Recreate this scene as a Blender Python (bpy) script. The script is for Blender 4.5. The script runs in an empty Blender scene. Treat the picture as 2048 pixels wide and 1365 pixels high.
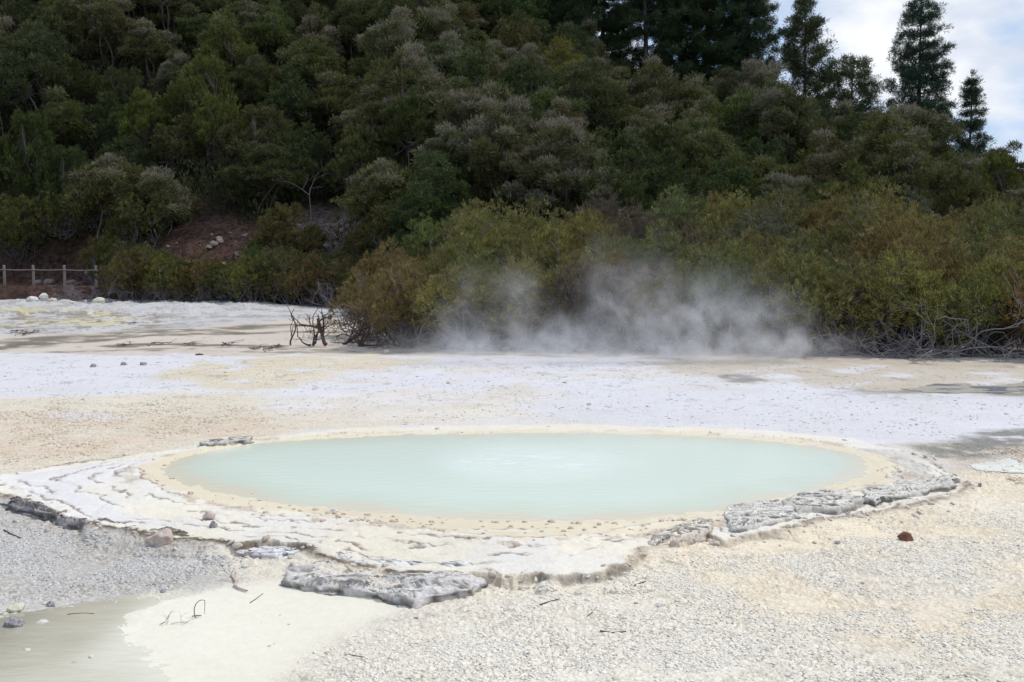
import bpy, math, random
import numpy as np
from mathutils import Vector, Matrix

sc = bpy.context.scene
col = sc.collection
R = math.radians
# ------------------------------------------------------------------ camera
F = 2196.0            # focal length in pixels of the 2048 px wide frame
HCAM = 3.2
PITCH = math.atan(182.5 / F)
cam = bpy.data.cameras.new("camera"); cam_o = bpy.data.objects.new("camera", cam); col.objects.link(cam_o)
cam.sensor_width = 36; cam.lens = 36 * F / 2048; cam.clip_end = 3000; cam.clip_start = 0.1
cam_o.location = (0, 0, HCAM); cam_o.rotation_euler = (R(90) - PITCH, 0, 0)
sc.camera = cam_o
sc.view_settings.view_transform = 'Standard'; sc.view_settings.look = 'None'
sc.view_settings.gamma = 1; sc.view_settings.use_curve_mapping = False
sc.view_settings.exposure = 0.16
sc.render.engine = 'CYCLES'
cy = sc.cycles
cy.use_denoising = True
try: cy.denoiser = 'OPENIMAGEDENOISE'
except Exception: pass
cy.max_bounces = 6; cy.diffuse_bounces = 3; cy.glossy_bounces = 2; cy.transmission_bounces = 3
cy.volume_bounces = 2; cy.transparent_max_bounces = 6; cy.volume_step_rate = 0.6
cy.use_adaptive_sampling = True; cy.adaptive_threshold = 0.01
cy.sample_clamp_indirect = 4

# ------------------------------------------------------------------ sky and sun
SUN_EL, SUN_ROT = R(56), R(72)
world = bpy.data.worlds.new("World"); sc.world = world; world.use_nodes = True
nt = world.node_tree; nt.nodes.clear()
def N(nt, t, **kw):
    n = nt.nodes.new(t)
    for k, v in kw.items():
        if k.startswith('_'): setattr(n, k[1:], v)
    return n
def L(nt, a, b): nt.links.new(a, b)
def M_(nt, op, a, b=None, c=None, clamp=False):
    n = nt.nodes.new('ShaderNodeMath'); n.operation = op; n.use_clamp = clamp
    for i, v in enumerate((a, b, c)):
        if v is None: continue
        if isinstance(v, (int, float)): n.inputs[i].default_value = v
        else: nt.links.new(v, n.inputs[i])
    return n.outputs[0]
def MIX(nt, fac, a, b, blend='MIX'):
    n = nt.nodes.new('ShaderNodeMix'); n.data_type = 'RGBA'; n.blend_type = blend
    for s, v in ((n.inputs[0], fac), (n.inputs[6], a), (n.inputs[7], b)):
        if isinstance(v, (int, float)): s.default_value = v
        elif isinstance(v, tuple): s.default_value = v if len(v) == 4 else (*v, 1)
        else: nt.links.new(v, s)
    return n.outputs[2]
def RAMP(nt, fac, lo, hi):
    n = nt.nodes.new('ShaderNodeMapRange'); n.interpolation_type = 'SMOOTHSTEP'
    nt.links.new(fac, n.inputs[0]); n.inputs[1].default_value = lo; n.inputs[2].default_value = hi
    return n.outputs[0]
sky = N(nt, 'ShaderNodeTexSky', _sky_type='NISHITA', _sun_disc=False, _sun_elevation=SUN_EL, _sun_rotation=SUN_ROT)
sky.air_density = 1.0; sky.dust_density = 0.6; sky.ozone_density = 1.2
tc = N(nt, 'ShaderNodeTexCoord')
mp = N(nt, 'ShaderNodeMapping'); mp.inputs['Scale'].default_value = (1, 1, 2.0); mp.inputs['Location'].default_value = (3.1, 1.7, 0.4)
L(nt, tc.outputs['Generated'], mp.inputs[0])
n1 = N(nt, 'ShaderNodeTexNoise'); n1.inputs['Scale'].default_value = 4.2; n1.inputs['Detail'].default_value = 7; n1.inputs['Roughness'].default_value = 0.52
L(nt, mp.outputs[0], n1.inputs['Vector'])
n2 = N(nt, 'ShaderNodeTexNoise'); n2.inputs['Scale'].default_value = 11; n2.inputs['Detail'].default_value = 5
L(nt, mp.outputs[0], n2.inputs['Vector'])
cmask = RAMP(nt, n1.outputs['Fac'], 0.43, 0.57)
shade = RAMP(nt, n2.outputs['Fac'], 0.35, 0.65)
ccol = MIX(nt, shade, (7.4, 8.1, 9.4), (10.6, 10.8, 11.2))
skc = MIX(nt, 0.72, sky.outputs[0], (4.0, 6.6, 10.6))
wcol = MIX(nt, cmask, skc, ccol)
bg = N(nt, 'ShaderNodeBackground'); bg.inputs['Strength'].default_value = 0.085
wo = N(nt, 'ShaderNodeOutputWorld')
L(nt, wcol, bg.inputs[0]); L(nt, bg.outputs[0], wo.inputs[0])
sd = Vector((math.sin(SUN_ROT) * math.cos(SUN_EL), math.cos(SUN_ROT) * math.cos(SUN_EL), math.sin(SUN_EL)))
sun = bpy.data.lights.new("sun", 'SUN'); sun.energy = 2.1; sun.angle = R(6); sun.color = (1.0, 0.95, 0.88)
sun_o = bpy.data.objects.new("sun", sun); col.objects.link(sun_o)
sun_o.rotation_euler = sd.to_track_quat('Z', 'Y').to_euler(); sun_o.location = (0, 0, 60)

# ------------------------------------------------------------------ numeric helpers
def hsh(ix, iy, s):
    n = (ix.astype(np.int64) * 374761393 + iy.astype(np.int64) * 668265263 + s * 1442695041) & 0xffffffff
    n = ((n ^ (n >> 13)) * 1274126177) & 0xffffffff
    n = n ^ (n >> 16)
    return (n & 0xffffff) / float(0xffffff)
def vnoise(x, y, s=0):
    ix = np.floor(x); iy = np.floor(y); fx = x - ix; fy = y - iy
    fx = fx * fx * (3 - 2 * fx); fy = fy * fy * (3 - 2 * fy)
    a = hsh(ix, iy, s); b = hsh(ix + 1, iy, s); c = hsh(ix, iy + 1, s); d = hsh(ix + 1, iy + 1, s)
    return (a + (b - a) * fx) * (1 - fy) + (c + (d - c) * fx) * fy
def fbm(x, y, sc_=1.0, o=4, s=0, g=0.5):
    t = 0; a = 1; n = 0
    for i in range(o):
        t = t + a * vnoise(x * sc_ + 13.7 * i, y * sc_ - 7.1 * i, s + i * 17); n += a
        sc_ *= 2.03; a *= g
    return t / n
def worley(x, y, s=0):
    ix = np.floor(x); iy = np.floor(y)
    f1 = np.full(x.shape, 9.0); f2 = f1.copy(); cid = np.zeros(x.shape)
    for dx in (-1, 0, 1):
        for dy in (-1, 0, 1):
            cx = ix + dx; cy_ = iy + dy
            px = cx + hsh(cx, cy_, s); py = cy_ + hsh(cx, cy_, s + 5)
            d = np.hypot(px - x, py - y); c = hsh(cx, cy_, s + 9)
            m = d < f1
            f2 = np.where(m, f1, np.minimum(f2, d)); cid = np.where(m, c, cid); f1 = np.where(m, d, f1)
    return f1, f2, cid
def sstep(x, a, b):
    t = np.clip((x - a) / (b - a), 0, 1); return t * t * (3 - 2 * t)
def sdpoly(x, y, poly):
    """signed distance, negative inside"""
    P = np.asarray(poly, float); d = np.full(x.shape, 1e9); ins = np.zeros(x.shape, bool)
    for i in range(len(P)):
        a = P[i]; b = P[(i + 1) % len(P)]
        ex, ey = b - a; wx = x - a[0]; wy = y - a[1]
        t = np.clip((wx * ex + wy * ey) / (ex * ex + ey * ey + 1e-12), 0, 1)
        d = np.minimum(d, (wx - ex * t) ** 2 + (wy - ey * t) ** 2)
        c = ((a[1] > y) != (b[1] > y)) & (x < (b[0] - a[0]) * (y - a[1]) / ((b[1] - a[1]) if b[1] != a[1] else 1e-12) + a[0])
        ins ^= c
    d = np.sqrt(d)
    return np.where(ins, -d, d)
def dpath(x, y, path):
    P = np.asarray(path, float); d = np.full(x.shape, 1e9)
    for i in range(len(P) - 1):
        a = P[i]; b = P[i + 1]; ex, ey = b - a; wx = x - a[0]; wy = y - a[1]
        t = np.clip((wx * ex + wy * ey) / (ex * ex + ey * ey + 1e-12), 0, 1)
        d = np.minimum(d, (wx - ex * t) ** 2 + (wy - ey * t) ** 2)
    return np.sqrt(d)
cp, sp_ = math.cos(PITCH), math.sin(PITCH)
def ray(px, py):
    u = (px - 1024) / F; v = (682.5 - py) / F
    return u, cp + v * sp_, -sp_ + v * cp
def G(px, py, z=0.0):          # the spot of level z seen there when the site was surveyed
    rx, ry, rz = ray(px, py); t = (z - HCAM) / rz
    return (rx * t, ry * t)
def GP(pts, z=0.0): return [G(a, b, z) for a, b in pts]
def AT(px, py, y):             # the point at distance y
    rx, ry, rz = ray(px, py); t = y / ry
    return (rx * t, y, HCAM + rz * t)
def smooth_poly(P, k=2):
    P = np.asarray(P, float)
    for _ in range(k):
        Q = np.roll(P, -1, 0); P = np.stack([P * .75 + Q * .25, P * .25 + Q * .75], 1).reshape(-1, 2)
    return P
def proj(p):
    x, y, z = p; z -= HCAM
    dep = y * cp - z * sp_; up = y * sp_ + z * cp
    return 1024 + F * x / dep, 682.5 - F * up / dep

# ------------------------------------------------------------------ site outlines (metres)
POOL = smooth_poly(GP([(338, 943), (372, 917), (450, 898), (560, 884), (700, 877), (900, 871), (1100, 869), (1300, 872), (1450, 879),
        (1560, 889), (1650, 901), (1712, 917), (1722, 938), (1690, 960), (1640, 976), (1550, 996), (1450, 1019), (1330, 1033), (1200, 1039),
        (1050, 1037), (900, 1031), (780, 1021), (650, 1012), (560, 1003), (480, 986), (400, 966)]))
SHORE = smooth_poly(GP([(268, 942), (330, 916), (500, 887), (700, 873), (1100, 864), (1400, 870), (1600, 884), (1720, 903), (1785, 930),
        (1795, 955), (1740, 976), (1600, 998), (1440, 1040), (1300, 1068), (1100, 1088), (950, 1078), (800, 1052), (600, 1032), (420, 1000), (320, 972)]))
OUTER = np.array(GP([(-260, 960), (-100, 975), (0, 990), (50, 1006), (85, 1012), (130, 1036), (190, 1052), (250, 1058), (300, 1072), (400, 1078), (470, 1090), (560, 1085),
        (610, 1096), (650, 1112), (720, 1128), (800, 1146), (850, 1144), (905, 1152), (975, 1148), (1000, 1156), (1060, 1150), (1100, 1156), (1180, 1148), (1230, 1142), (1248, 1118), (1290, 1098),
        (1330, 1090), (1375, 1066), (1420, 1062), (1450, 1082), (1535, 1068), (1590, 1055), (1640, 1040), (1700, 1032), (1745, 1022), (1800, 1010), (1850, 1006), (1912, 990),
        (1925, 972), (1880, 940), (1830, 912), (1700, 880), (1500, 862), (1100, 852), (700, 860), (430, 890), (200, 922), (60, 946), (-20, 955), (-260, 940)]))
PUD = smooth_poly(GP([(-700, 1235), (0, 1226), (130, 1208), (300, 1186), (400, 1180), (330, 1200), (255, 1222), (240, 1260), (262, 1300), (330, 1340), (400, 1380), (450, 1480), (-700, 1480)], -.12), 2)
WPUD = -.125
def outside_level(x, y):      # level of the plain round the terrace: lower on the near side
    near = sstep(y, 20.0, 13.5)
    drop = np.interp(x, [-9, -4, -3, -1, 1, 2.2, 4, 8], [.11, .105, .09, .07, .05, .035, .05, .07])
    return -drop * near - .02 * sstep(y, 11, 9)
NB_ = 24.0
def ground_z(x, y, detail=True):
    x = np.asarray(x, float); y = np.asarray(y, float)
    z = outside_level(x, y) + (fbm(x, y, .25, 3, 77) - .5) * .05 * sstep(y, 30, 12)
    z = z + 0.16 * sstep(y, 44, 56) * sstep(x, -9, -14) + (fbm(x, y, .9, 5, 91, .62) - .5) * .62 * sstep(y, 46, 56) * sstep(x, -10, -15)
    ix = np.where((y > 6) & (y < NB_) & (np.abs(x) < 13))[0]
    if len(ix): z[ix] = _ground_near(x[ix], y[ix])
    return z
def warp_edge(x, y):
    a = (fbm(x, y, 2.2, 3, 3) - .5) * .16 + (fbm(x, y, 8, 3, 33, .5) - .5) * .15; b = (fbm(x, y, 2.2, 3, 4) - .5) * .24 + (fbm(x, y, 8, 3, 34, .5) - .5) * .20
    return x + a, y + b
def step_field(x, y, t):
    return t + (fbm(x, y, .8, 3, 8) - .5) * .16 + (fbm(x, y, 6, 4, 9, .6) - .5) * .06
STEPS = ((.30, .009), (.42, .012), (.53, .009), (.66, .013), (.78, .008), (.88, .010))
def _ground_near(x, y):
    wx, wy = warp_edge(x, y)
    dp = sdpoly(wx, wy, POOL); do = sdpoly(wx, wy, OUTER)
    t = np.clip(dp, 0, 9) / (np.clip(dp, 0, 9) + np.clip(-do, 1e-4, 9))
    tn = step_field(x, y, t)
    near = sstep(y, 19.5, 17)
    terr = 0.010 + 0.026 * sstep(t, 0, .35)
    for k, (tt, hh) in enumerate(STEPS):
        br = sstep(fbm(x, y, .9, 2, 40 + k), .40, .50)
        terr = terr + (hh * br * sstep(tn, tt - .004, tt + .012) - .010 * br * np.exp(-((tn - tt) / .012) ** 2)) * near
    terr = terr - .05 * sstep(t, .45, 1.0) * near + (fbm(x, y, 5, 3, 51) - .5) * .016 * sstep(t, 0, .3)
    out = outside_level(x, y) + (fbm(x, y, .25, 3, 77) - .5) * .04
    # crumbled foot: rubble heaped against the step, worn down gaps
    hard = sstep(fbm(x, y, 1.1, 3, 62), .40, .58)
    wd = .09 + .50 * (1 - hard)
    edge = sstep(do, -.015, wd)
    edge = np.clip(edge, 0, 1)
    lay = edge * 4; lay = (np.floor(lay) + sstep(lay - np.floor(lay), .2, .8)) / 4
    z = terr * (1 - lay) + out * lay
    z = z + (fbm(x, y, 13, 4, 63, .65) - .5) * .022 * np.exp(-((do - .04) / .16) ** 2) * near + (fbm(x, y, 7, 4, 67, .6) - .5) * .006 * near * sstep(do, .1, -.05) * sstep(t, .2, .5)
    m = sstep(y, NB_, NB_ - 3)
    z = z * m + (1 - m) * (outside_level(x, y) + (fbm(x, y, .25, 3, 77) - .5) * .05 * sstep(y, 30, 12))
    dq = sdpoly(x + (fbm(x, y, 3, 3, 64) - .5) * .2, y + (fbm(x, y, 3, 3, 65) - .5) * .3, PUD); m = sstep(dq, .9, 0) * sstep(do, .1, .5)
    z = z * (1 - m) + (WPUD + np.clip(dq, -.4, .9) * .035 + (fbm(x, y, 10, 2, 66) - .5) * .006) * m
    z = np.where(dp < 0, 0.012 - np.clip(-dp, 0, 1.5) * .25, z)
    return z
# z of the ground under a pixel, by iterating
def S(px, py):
    z = 0.0
    for _ in range(8):
        x, y = G(px, py, z); z = float(ground_z(np.array([x]), np.array([y]))[0])
    return (x, y, z)

def make_mesh(name, V, Fc, colors=None, attrs=None, smooth=False):
    V = np.ascontiguousarray(V, dtype=np.float32); Fc = np.ascontiguousarray(Fc, dtype=np.int32)
    me = bpy.data.meshes.new(name)
    k = Fc.shape[1]; nf = len(Fc)
    me.vertices.add(len(V)); me.vertices.foreach_set('co', V.ravel())
    me.loops.add(nf * k); me.loops.foreach_set('vertex_index', Fc.ravel())
    me.polygons.add(nf); me.polygons.foreach_set('loop_start', np.arange(0, nf * k, k, dtype=np.int32))
    if smooth: me.polygons.foreach_set('use_smooth', np.ones(nf, bool))
    if colors is not None:
        ca = me.color_attributes.new('Col', 'FLOAT_COLOR', 'POINT')
        c = np.ones((len(V), 4), np.float32); c[:, :colors.shape[1]] = colors; ca.data.foreach_set('color', c.ravel())
    for an, av in (attrs or {}).items():
        a = me.attributes.new(an, 'FLOAT', 'POINT'); a.data.foreach_set('value', np.ascontiguousarray(av, np.float32))
    me.update(calc_edges=True); me.validate()
    return me
def obj(name, me, mat=None, parent=None, loc=(0, 0, 0), rz=0.0):
    o = bpy.data.objects.new(name, me); col.objects.link(o)
    if mat and not me.materials: me.materials.append(mat)
    if parent: o.parent = parent
    o.location = loc; o.rotation_euler = (0, 0, rz)
    return o
LABELLED = []
def tag(o, label, cat, group=None, kind=None):
    if label: o['label'] = label; LABELLED.append(o)
    if cat: o['category'] = cat
    if group: o['group'] = group
    if kind: o['kind'] = kind
    return o
def empty(name, loc, rz=0):
    o = bpy.data.objects.new(name, None); col.objects.link(o); o.location = loc; o.rotation_euler = (0, 0, rz); return o

# ------------------------------------------------------------------ materials
def mat(name):
    m = bpy.data.materials.new(name); m.use_nodes = True; m.node_tree.nodes.clear(); return m, m.node_tree
def finish(m, nt, sh):
    o = nt.nodes.new('ShaderNodeOutputMaterial'); nt.links.new(sh, o.inputs[0]); return m
def noise(nt, scale, detail=4, rough=.5, vec=None, dim='3D'):
    n = nt.nodes.new('ShaderNodeTexNoise'); n.inputs['Scale'].default_value = scale; n.inputs['Detail'].default_value = detail
    n.inputs['Roughness'].default_value = rough
    if vec is not None: nt.links.new(vec, n.inputs['Vector'])
    return n.outputs['Fac']
def geo_pos(nt): return nt.nodes.new('ShaderNodeNewGeometry').outputs['Position']
def attr(nt, n):
    a = nt.nodes.new('ShaderNodeAttribute'); a.attribute_name = n; return a
def bump(nt, h, dist, strength=1.0, normal=None):
    b = nt.nodes.new('ShaderNodeBump'); b.inputs['Distance'].default_value = dist; b.inputs['Strength'].default_value = strength
    nt.links.new(h, b.inputs['Height'])
    if normal is not None: nt.links.new(normal, b.inputs['Normal'])
    return b.outputs[0]
def pr(nt, base, rough=.8, spec=.3, nrm=None):
    p = nt.nodes.new('ShaderNodeBsdfPrincipled')
    if isinstance(base, tuple): p.inputs['Base Color'].default_value = (*base, 1)
    else: nt.links.new(base, p.inputs['Base Color'])
    if isinstance(rough, (int, float)): p.inputs['Roughness'].default_value = rough
    else: nt.links.new(rough, p.inputs['Roughness'])
    if isinstance(spec, (int, float)): p.inputs['Specular IOR Level'].default_value = spec
    else: nt.links.new(spec, p.inputs['Specular IOR Level'])
    if nrm is not None: nt.links.new(nrm, p.inputs['Normal'])
    return p.outputs[0]

def ground_mat():
    m, nt = mat('sinter_ground'); pos = geo_pos(nt); c = attr(nt, 'Col'); cr = attr(nt, 'crust'); wet = attr(nt, 'wet')
    v = nt.nodes.new('ShaderNodeTexVoronoi'); v.inputs['Scale'].default_value = 21; nt.links.new(pos, v.inputs['Vector']); v.feature = 'F1'
    v2 = nt.nodes.new('ShaderNodeTexVoronoi'); v2.inputs['Scale'].default_value = 47; nt.links.new(pos, v2.inputs['Vector'])
    n = noise(nt, 60, 3, .6, pos); nb = noise(nt, 9, 5, .6, pos)
    h = M_(nt, 'ADD', M_(nt, 'MULTIPLY', v.outputs['Distance'], .6), M_(nt, 'MULTIPLY', v2.outputs['Distance'], .35))
    h = M_(nt, 'SUBTRACT', M_(nt, 'MULTIPLY', nb, .8), M_(nt, 'MULTIPLY', h, cr.outputs['Fac']))
    nr = bump(nt, h, .017, .75)
    # real colour speckle of the crust
    s = M_(nt, 'ADD', M_(nt, 'MULTIPLY', RAMP(nt, v.outputs['Distance'], .25, .75), -.15), M_(nt, 'MULTIPLY', n, .25))
    s = M_(nt, 'MULTIPLY', M_(nt, 'ADD', s, -.10), cr.outputs['Fac'])
    s = M_(nt, 'ADD', s, M_(nt, 'MULTIPLY_ADD', nb, .16, .94))
    n5 = noise(nt, 5.5, 7, .78, pos); s5 = M_(nt, 'MULTIPLY', M_(nt, 'MULTIPLY', RAMP(nt, n5, .53, .66), -.26), cr.outputs['Fac']); s = M_(nt, 'ADD', s, s5)
    cc = nt.nodes.new('ShaderNodeVectorMath'); cc.operation = 'SCALE'; nt.links.new(c.outputs['Color'], cc.inputs[0]); nt.links.new(s, cc.inputs['Scale'])
    rough = M_(nt, 'MULTIPLY_ADD', wet.outputs['Fac'], -.62, .9)
    return finish(m, nt, pr(nt, cc.outputs[0], rough, M_(nt, 'MULTIPLY_ADD', wet.outputs['Fac'], .35, .12), nr))
def hill_mat():
    m, nt = mat('hill_soil'); pos = geo_pos(nt); c = attr(nt, 'Col')
    n = noise(nt, 3.0, 8, .75, pos)
    cc = MIX(nt, 1.0, c.outputs['Color'], MIX(nt, RAMP(nt, n, .3, .68), (.28, .28, .26), (1.9, 1.8, 1.75)), 'MULTIPLY')
    return finish(m, nt, pr(nt, cc, .95, .1, bump(nt, n, .7)))
def leaf_mat(name, flower, trans=.28):
    m, nt = mat(name); oi = nt.nodes.new('ShaderNodeObjectInfo'); va = attr(nt, 'var'); fl = attr(nt, 'flw'); tp = attr(nt, 'tip')
    k = M_(nt, 'MULTIPLY_ADD', va.outputs['Fac'], 1.25, .38)
    base = nt.nodes.new('ShaderNodeVectorMath'); base.operation = 'SCALE'; nt.links.new(oi.outputs['Color'], base.inputs[0]); nt.links.new(k, base.inputs['Scale'])
    yel = MIX(nt, M_(nt, 'MULTIPLY', tp.outputs['Fac'], .24), base.outputs[0], MIX(nt, 1.0, base.outputs[0], (1.9, 1.45, .8), 'MULTIPLY'))
    fm = RAMP(nt, M_(nt, 'ADD', M_(nt, 'SUBTRACT', fl.outputs['Fac'], 1.0), oi.outputs['Alpha']), 0, .12)
    fm = M_(nt, 'MULTIPLY', fm, M_(nt, 'MULTIPLY_ADD', tp.outputs['Fac'], .5, .42))
    c = MIX(nt, fm, yel, flower)
    d = pr(nt, c, .6, .25)
    t = nt.nodes.new('ShaderNodeBsdfTranslucent'); nt.links.new(c, t.inputs[0])
    mx = nt.nodes.new('ShaderNodeMixShader'); mx.inputs[0].default_value = trans; nt.links.new(d, mx.inputs[1]); nt.links.new(t.outputs[0], mx.inputs[2])
    return finish(m, nt, mx.outputs[0])
def wood_mat(name, c1, c2, sc_=14):
    m, nt = mat(name); tcn = nt.nodes.new('ShaderNodeTexCoord'); n = noise(nt, sc_, 5, .7, tcn.outputs['Object'])
    return finish(m, nt, pr(nt, MIX(nt, n, c1, c2), .85, .15, bump(nt, n, .02)))
def rock_mat(name, c1, c2, stain=None, sc_=9, amt=.5):
    m, nt = mat(name); tcn = nt.nodes.new('ShaderNodeTexCoord'); v = tcn.outputs['Object']
    n = noise(nt, sc_, 7, .65, v); n2_ = noise(nt, sc_ * 3.7, 5, .6, v)
    c = MIX(nt, RAMP(nt, n, .3, .7), c1, c2)
    if stain: c = MIX(nt, M_(nt, 'MULTIPLY', RAMP(nt, n2_, 1 - amt, 1.12 - amt), .85), c, stain)
    h = M_(nt, 'ADD', n, M_(nt, 'MULTIPLY', n2_, .5))
    return finish(m, nt, pr(nt, c, .9, .15, bump(nt, h, .010)))
def col_rock_mat():
    m, nt = mat('sinter_ledge_rock'); pos = geo_pos(nt); c = attr(nt, 'Col')
    n = noise(nt, 26, 6, .7, pos); n2_ = noise(nt, 8, 6, .7, pos)
    cc = MIX(nt, 1.0, c.outputs['Color'], MIX(nt, RAMP(nt, n, .25, .75), (.72, .72, .72), (1.18, 1.18, 1.18)), 'MULTIPLY')
    return finish(m, nt, pr(nt, cc, .9, .15, bump(nt, M_(nt, 'ADD', n, n2_), .012)))

MG = ground_mat(); MH = hill_mat()
ML_K = leaf_mat('scrub_leaves', (.27, .235, .185)); ML_S = leaf_mat('shrub_leaves', (.19, .14, .05)); ML_P = leaf_mat('pine_needles', (.05, .06, .02), .12)
MB_ = wood_mat('bark', (.075, .06, .055), (.17, .15, .14)); MDW = wood_mat('weathered_wood', (.16, .145, .14), (.36, .34, .34)); MDB = wood_mat('dark_dead_wood', (.055, .035, .028), (.15, .10, .085))
MTW = wood_mat('grey_twigs', (.15, .13, .14), (.30, .27, .28)); MFE = wood_mat('fence_wood', (.13, .115, .105), (.25, .22, .20), 9)
MR = col_rock_mat()
MRW = rock_mat('pale_stone', (.52, .48, .43), (.80, .77, .72), (.30, .24, .18), 14, .42)
MRP = rock_mat('pinkish_stone', (.46, .36, .31), (.66, .55, .48), (.20, .13, .10), 22, .42)
MPB = rock_mat('brown_crumb', (.60, .46, .35), (.78, .66, .53), (.45, .33, .25), 3, .4)
MRG = rock_mat('grey_stone', (.26, .245, .25), (.52, .50, .50), (.08, .07, .07), 16, .5)
MRB = rock_mat('brown_stone', (.12, .055, .042), (.24, .12, .09), (.08, .04, .03), 9, .4)
MRD = rock_mat('scarp_rock', (.17, .125, .11), (.36, .29, .26), (.07, .05, .04), 9, .45)
MRY = rock_mat('yellowish_stone', (.50, .46, .32), (.74, .70, .56), (.3, .27, .2), 9, .4)

# ------------------------------------------------------------------ ground sheet
def ground():
    f1 = F / 2
    ys = np.arange(0, 1)  # placeholder
    scr = np.arange(880.0 / 2 + 2, 33.0, -0.55)          # rows, finer towards the viewer
    rad = HCAM * f1 / scr
    rad = np.concatenate([[0.05, 1.5, 3, 5, 6.3], rad[rad > 7.0], [112, 120, 140, 180, 260, 420, 800, 1600]])
    a_f = np.arange(-31.5, 31.5, 0.046)
    ang = np.concatenate([np.arange(-180, -34, 6.0), [-34, -32.5], a_f, [32.5, 34], np.arange(40, 181, 6.0)]) * math.pi / 180
    A, Rr = np.meshgrid(ang, rad)
    X = (Rr * np.sin(A)).ravel(); Y = (Rr * np.cos(A)).ravel()
    Z = ground_z(X, Y)
    # ---- colour of the place
    lav = np.array([.69, .68, .71]); cream = np.array([.86, .79, .63]); tan = np.array([.72, .585, .425]); grey = np.array([.60, .59, .60])
    bei = np.array([.60, .53, .47]); oliv = np.array([.20, .175, .12]); whit = np.array([.82, .80, .79]); ylw = np.array([.66, .60, .36])
    C = np.tile(np.array([.66, .61, .56]), (len(X), 1)); crust = np.full(len(X), .5); wet = np.zeros(len(X))
    # warp, wider with distance
    k = np.clip(Y / 22, .35, 2.5)
    wx = X + ((fbm(X, Y, .9, 4, 101) - .5) * 1.3 + (fbm(X, Y, 4.5, 3, 105) - .5) * .35) * k
    wy = Y + ((fbm(X, Y, .9, 4, 102) - .5) * 1.6 + (fbm(X, Y, 4.5, 3, 106) - .5) * .5) * k
    def lay(px, c, soft=.3, s=1.0, cr=None, wt=None, z=0.0, warp=True, brk=None):
        nonlocal C, crust, wet
        P = smooth_poly(GP(px, z), 2); d = sdpoly(wx if warp else X, wy if warp else Y, P)
        m = s * sstep(d, soft, -soft)
        if brk is not None:
            m = m * sstep(fbm(X, Y, brk[0], 4, brk[1]), brk[2], brk[3])
        C = C * (1 - m[:, None]) + np.array(c) * m[:, None]
        if cr is not None: crust = crust * (1 - m) + cr * m
        if wt is not None: wet = wet * (1 - m) + wt * m
        return m
    # far plain
    lay([(-900, 588), (800, 588), (800, 640), (640, 652), (300, 690), (-900, 700)], (.60, .59, .60), .8, 1, 1.3)
    lay([(-900, 588), (800, 588), (800, 640), (640, 652), (300, 690), (-900, 700)], (.40, .37, .34), .8, .7, 1.3, brk=(1.1, 207, .5, .66))
    lay([(-300, 618), (160, 622), (330, 640), (300, 655), (-300, 650)], ylw, 1.2, .8, 1, brk=(.9, 7, .45, .6))
    lay([(-300, 628), (330, 628), (420, 660), (-300, 672)], (.30, .26, .21), .8, .85, 1, brk=(2.2, 8, .52, .60))
    lay([(-900, 690), (-100, 672), (300, 664), (560, 640), (760, 636), (2600, 690), (2600, 718), (700, 712), (-100, 716), (-900, 730)], bei, .5, 1, .12)
    for pl, w_, c_ in (([(-100, 700), (40, 693), (80, 680), (200, 672), (400, 660), (520, 654), (660, 648)], 1.0, (.17, .145, .10)),
                   ([(60, 690), (250, 675), (420, 668), (660, 664)], .55, (.17, .145, .10)), ([(-100, 712), (100, 704), (300, 699), (500, 695), (640, 700), (1000, 712), (1400, 718)], .25, (.26, .22, .17)),
                   ([(230, 692), (330, 690), (470, 690), (560, 694)], .5, (.16, .11, .09)), ([(300, 667), (480, 665), (620, 661)], .22, oliv),
                   ([(500, 704), (800, 706), (1100, 712)], .3, (.30, .26, .2)),
                   ([(1550, 722), (1800, 728), (2150, 738)], .40, (.30, .25, .18)), ([(1380, 724), (1600, 733), (1850, 745), (2150, 752)], .6, (.38, .32, .24))):
        d = dpath(X + (fbm(X, Y, .7, 3, 71) - .5) * 1.6, Y + (fbm(X, Y, .7, 3, 72) - .5) * 1.8, GP(pl)); m = .9 * sstep(d, w_ * 1.5, w_ * .4) * sstep(fbm(X, Y, 1.5, 3, 79), .22, .52)
        C = C * (1 - m[:, None]) + np.array(c_) * m[:, None]; wet = np.maximum(wet, m * .6)
    lay([(-900, 712), (400, 708), (1000, 716), (1500, 720), (2600, 770), (2600, 912), (1800, 900), (1500, 868), (500, 880), (-900, 900)], lav, .25, 1, .45)
    lay([(300, 742), (480, 712), (700, 712), (900, 722), (700, 742), (610, 770), (480, 790), (350, 765)], (.70, .62, .48), .45, .95, .95, brk=(1.2, 11, .28, .5))
    lay([(-900, 806), (200, 792), (480, 785), (560, 800), (520, 815), (760, 830), (1000, 800), (1160, 790), (1100, 830), (700, 858), (400, 905), (0, 960), (-900, 1000)], (.74, .67, .55), .6, .95, 1.0)
    lay([(-300, 850), (300, 830), (700, 838), (480, 880), (200, 915), (0, 925), (-300, 900)], (.70, .58, .46), .5, .75, 1.0, brk=(1.6, 13, .3, .6))
    lay([(60, 826), (250, 824), (280, 836), (120, 842)], lav, .3, .9, .5)
    lay([(480, 800), (900, 776), (1250, 800), (1150, 845), (700, 858), (620, 830)], (.77, .72, .66), .8, .55, .7)
    lay([(1250, 722), (1600, 716), (2600, 735), (2600, 800), (2000, 795), (1700, 785), (1600, 760), (1420, 765), (1350, 745)], (.56, .49, .40), .5, .9, .7, .2, brk=(.8, 17, .2, .45))
    lay([(1420, 752), (1500, 748), (1530, 760), (1440, 763)], (.20, .18, .17), .25, .8, .3, .3)
    lay([(1640, 788), (1750, 775), (2300, 772), (2300, 800), (1800, 797)], (.26, .24, .20), .3, .85, .8, .4, brk=(2.2, 19, .3, .5))
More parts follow.
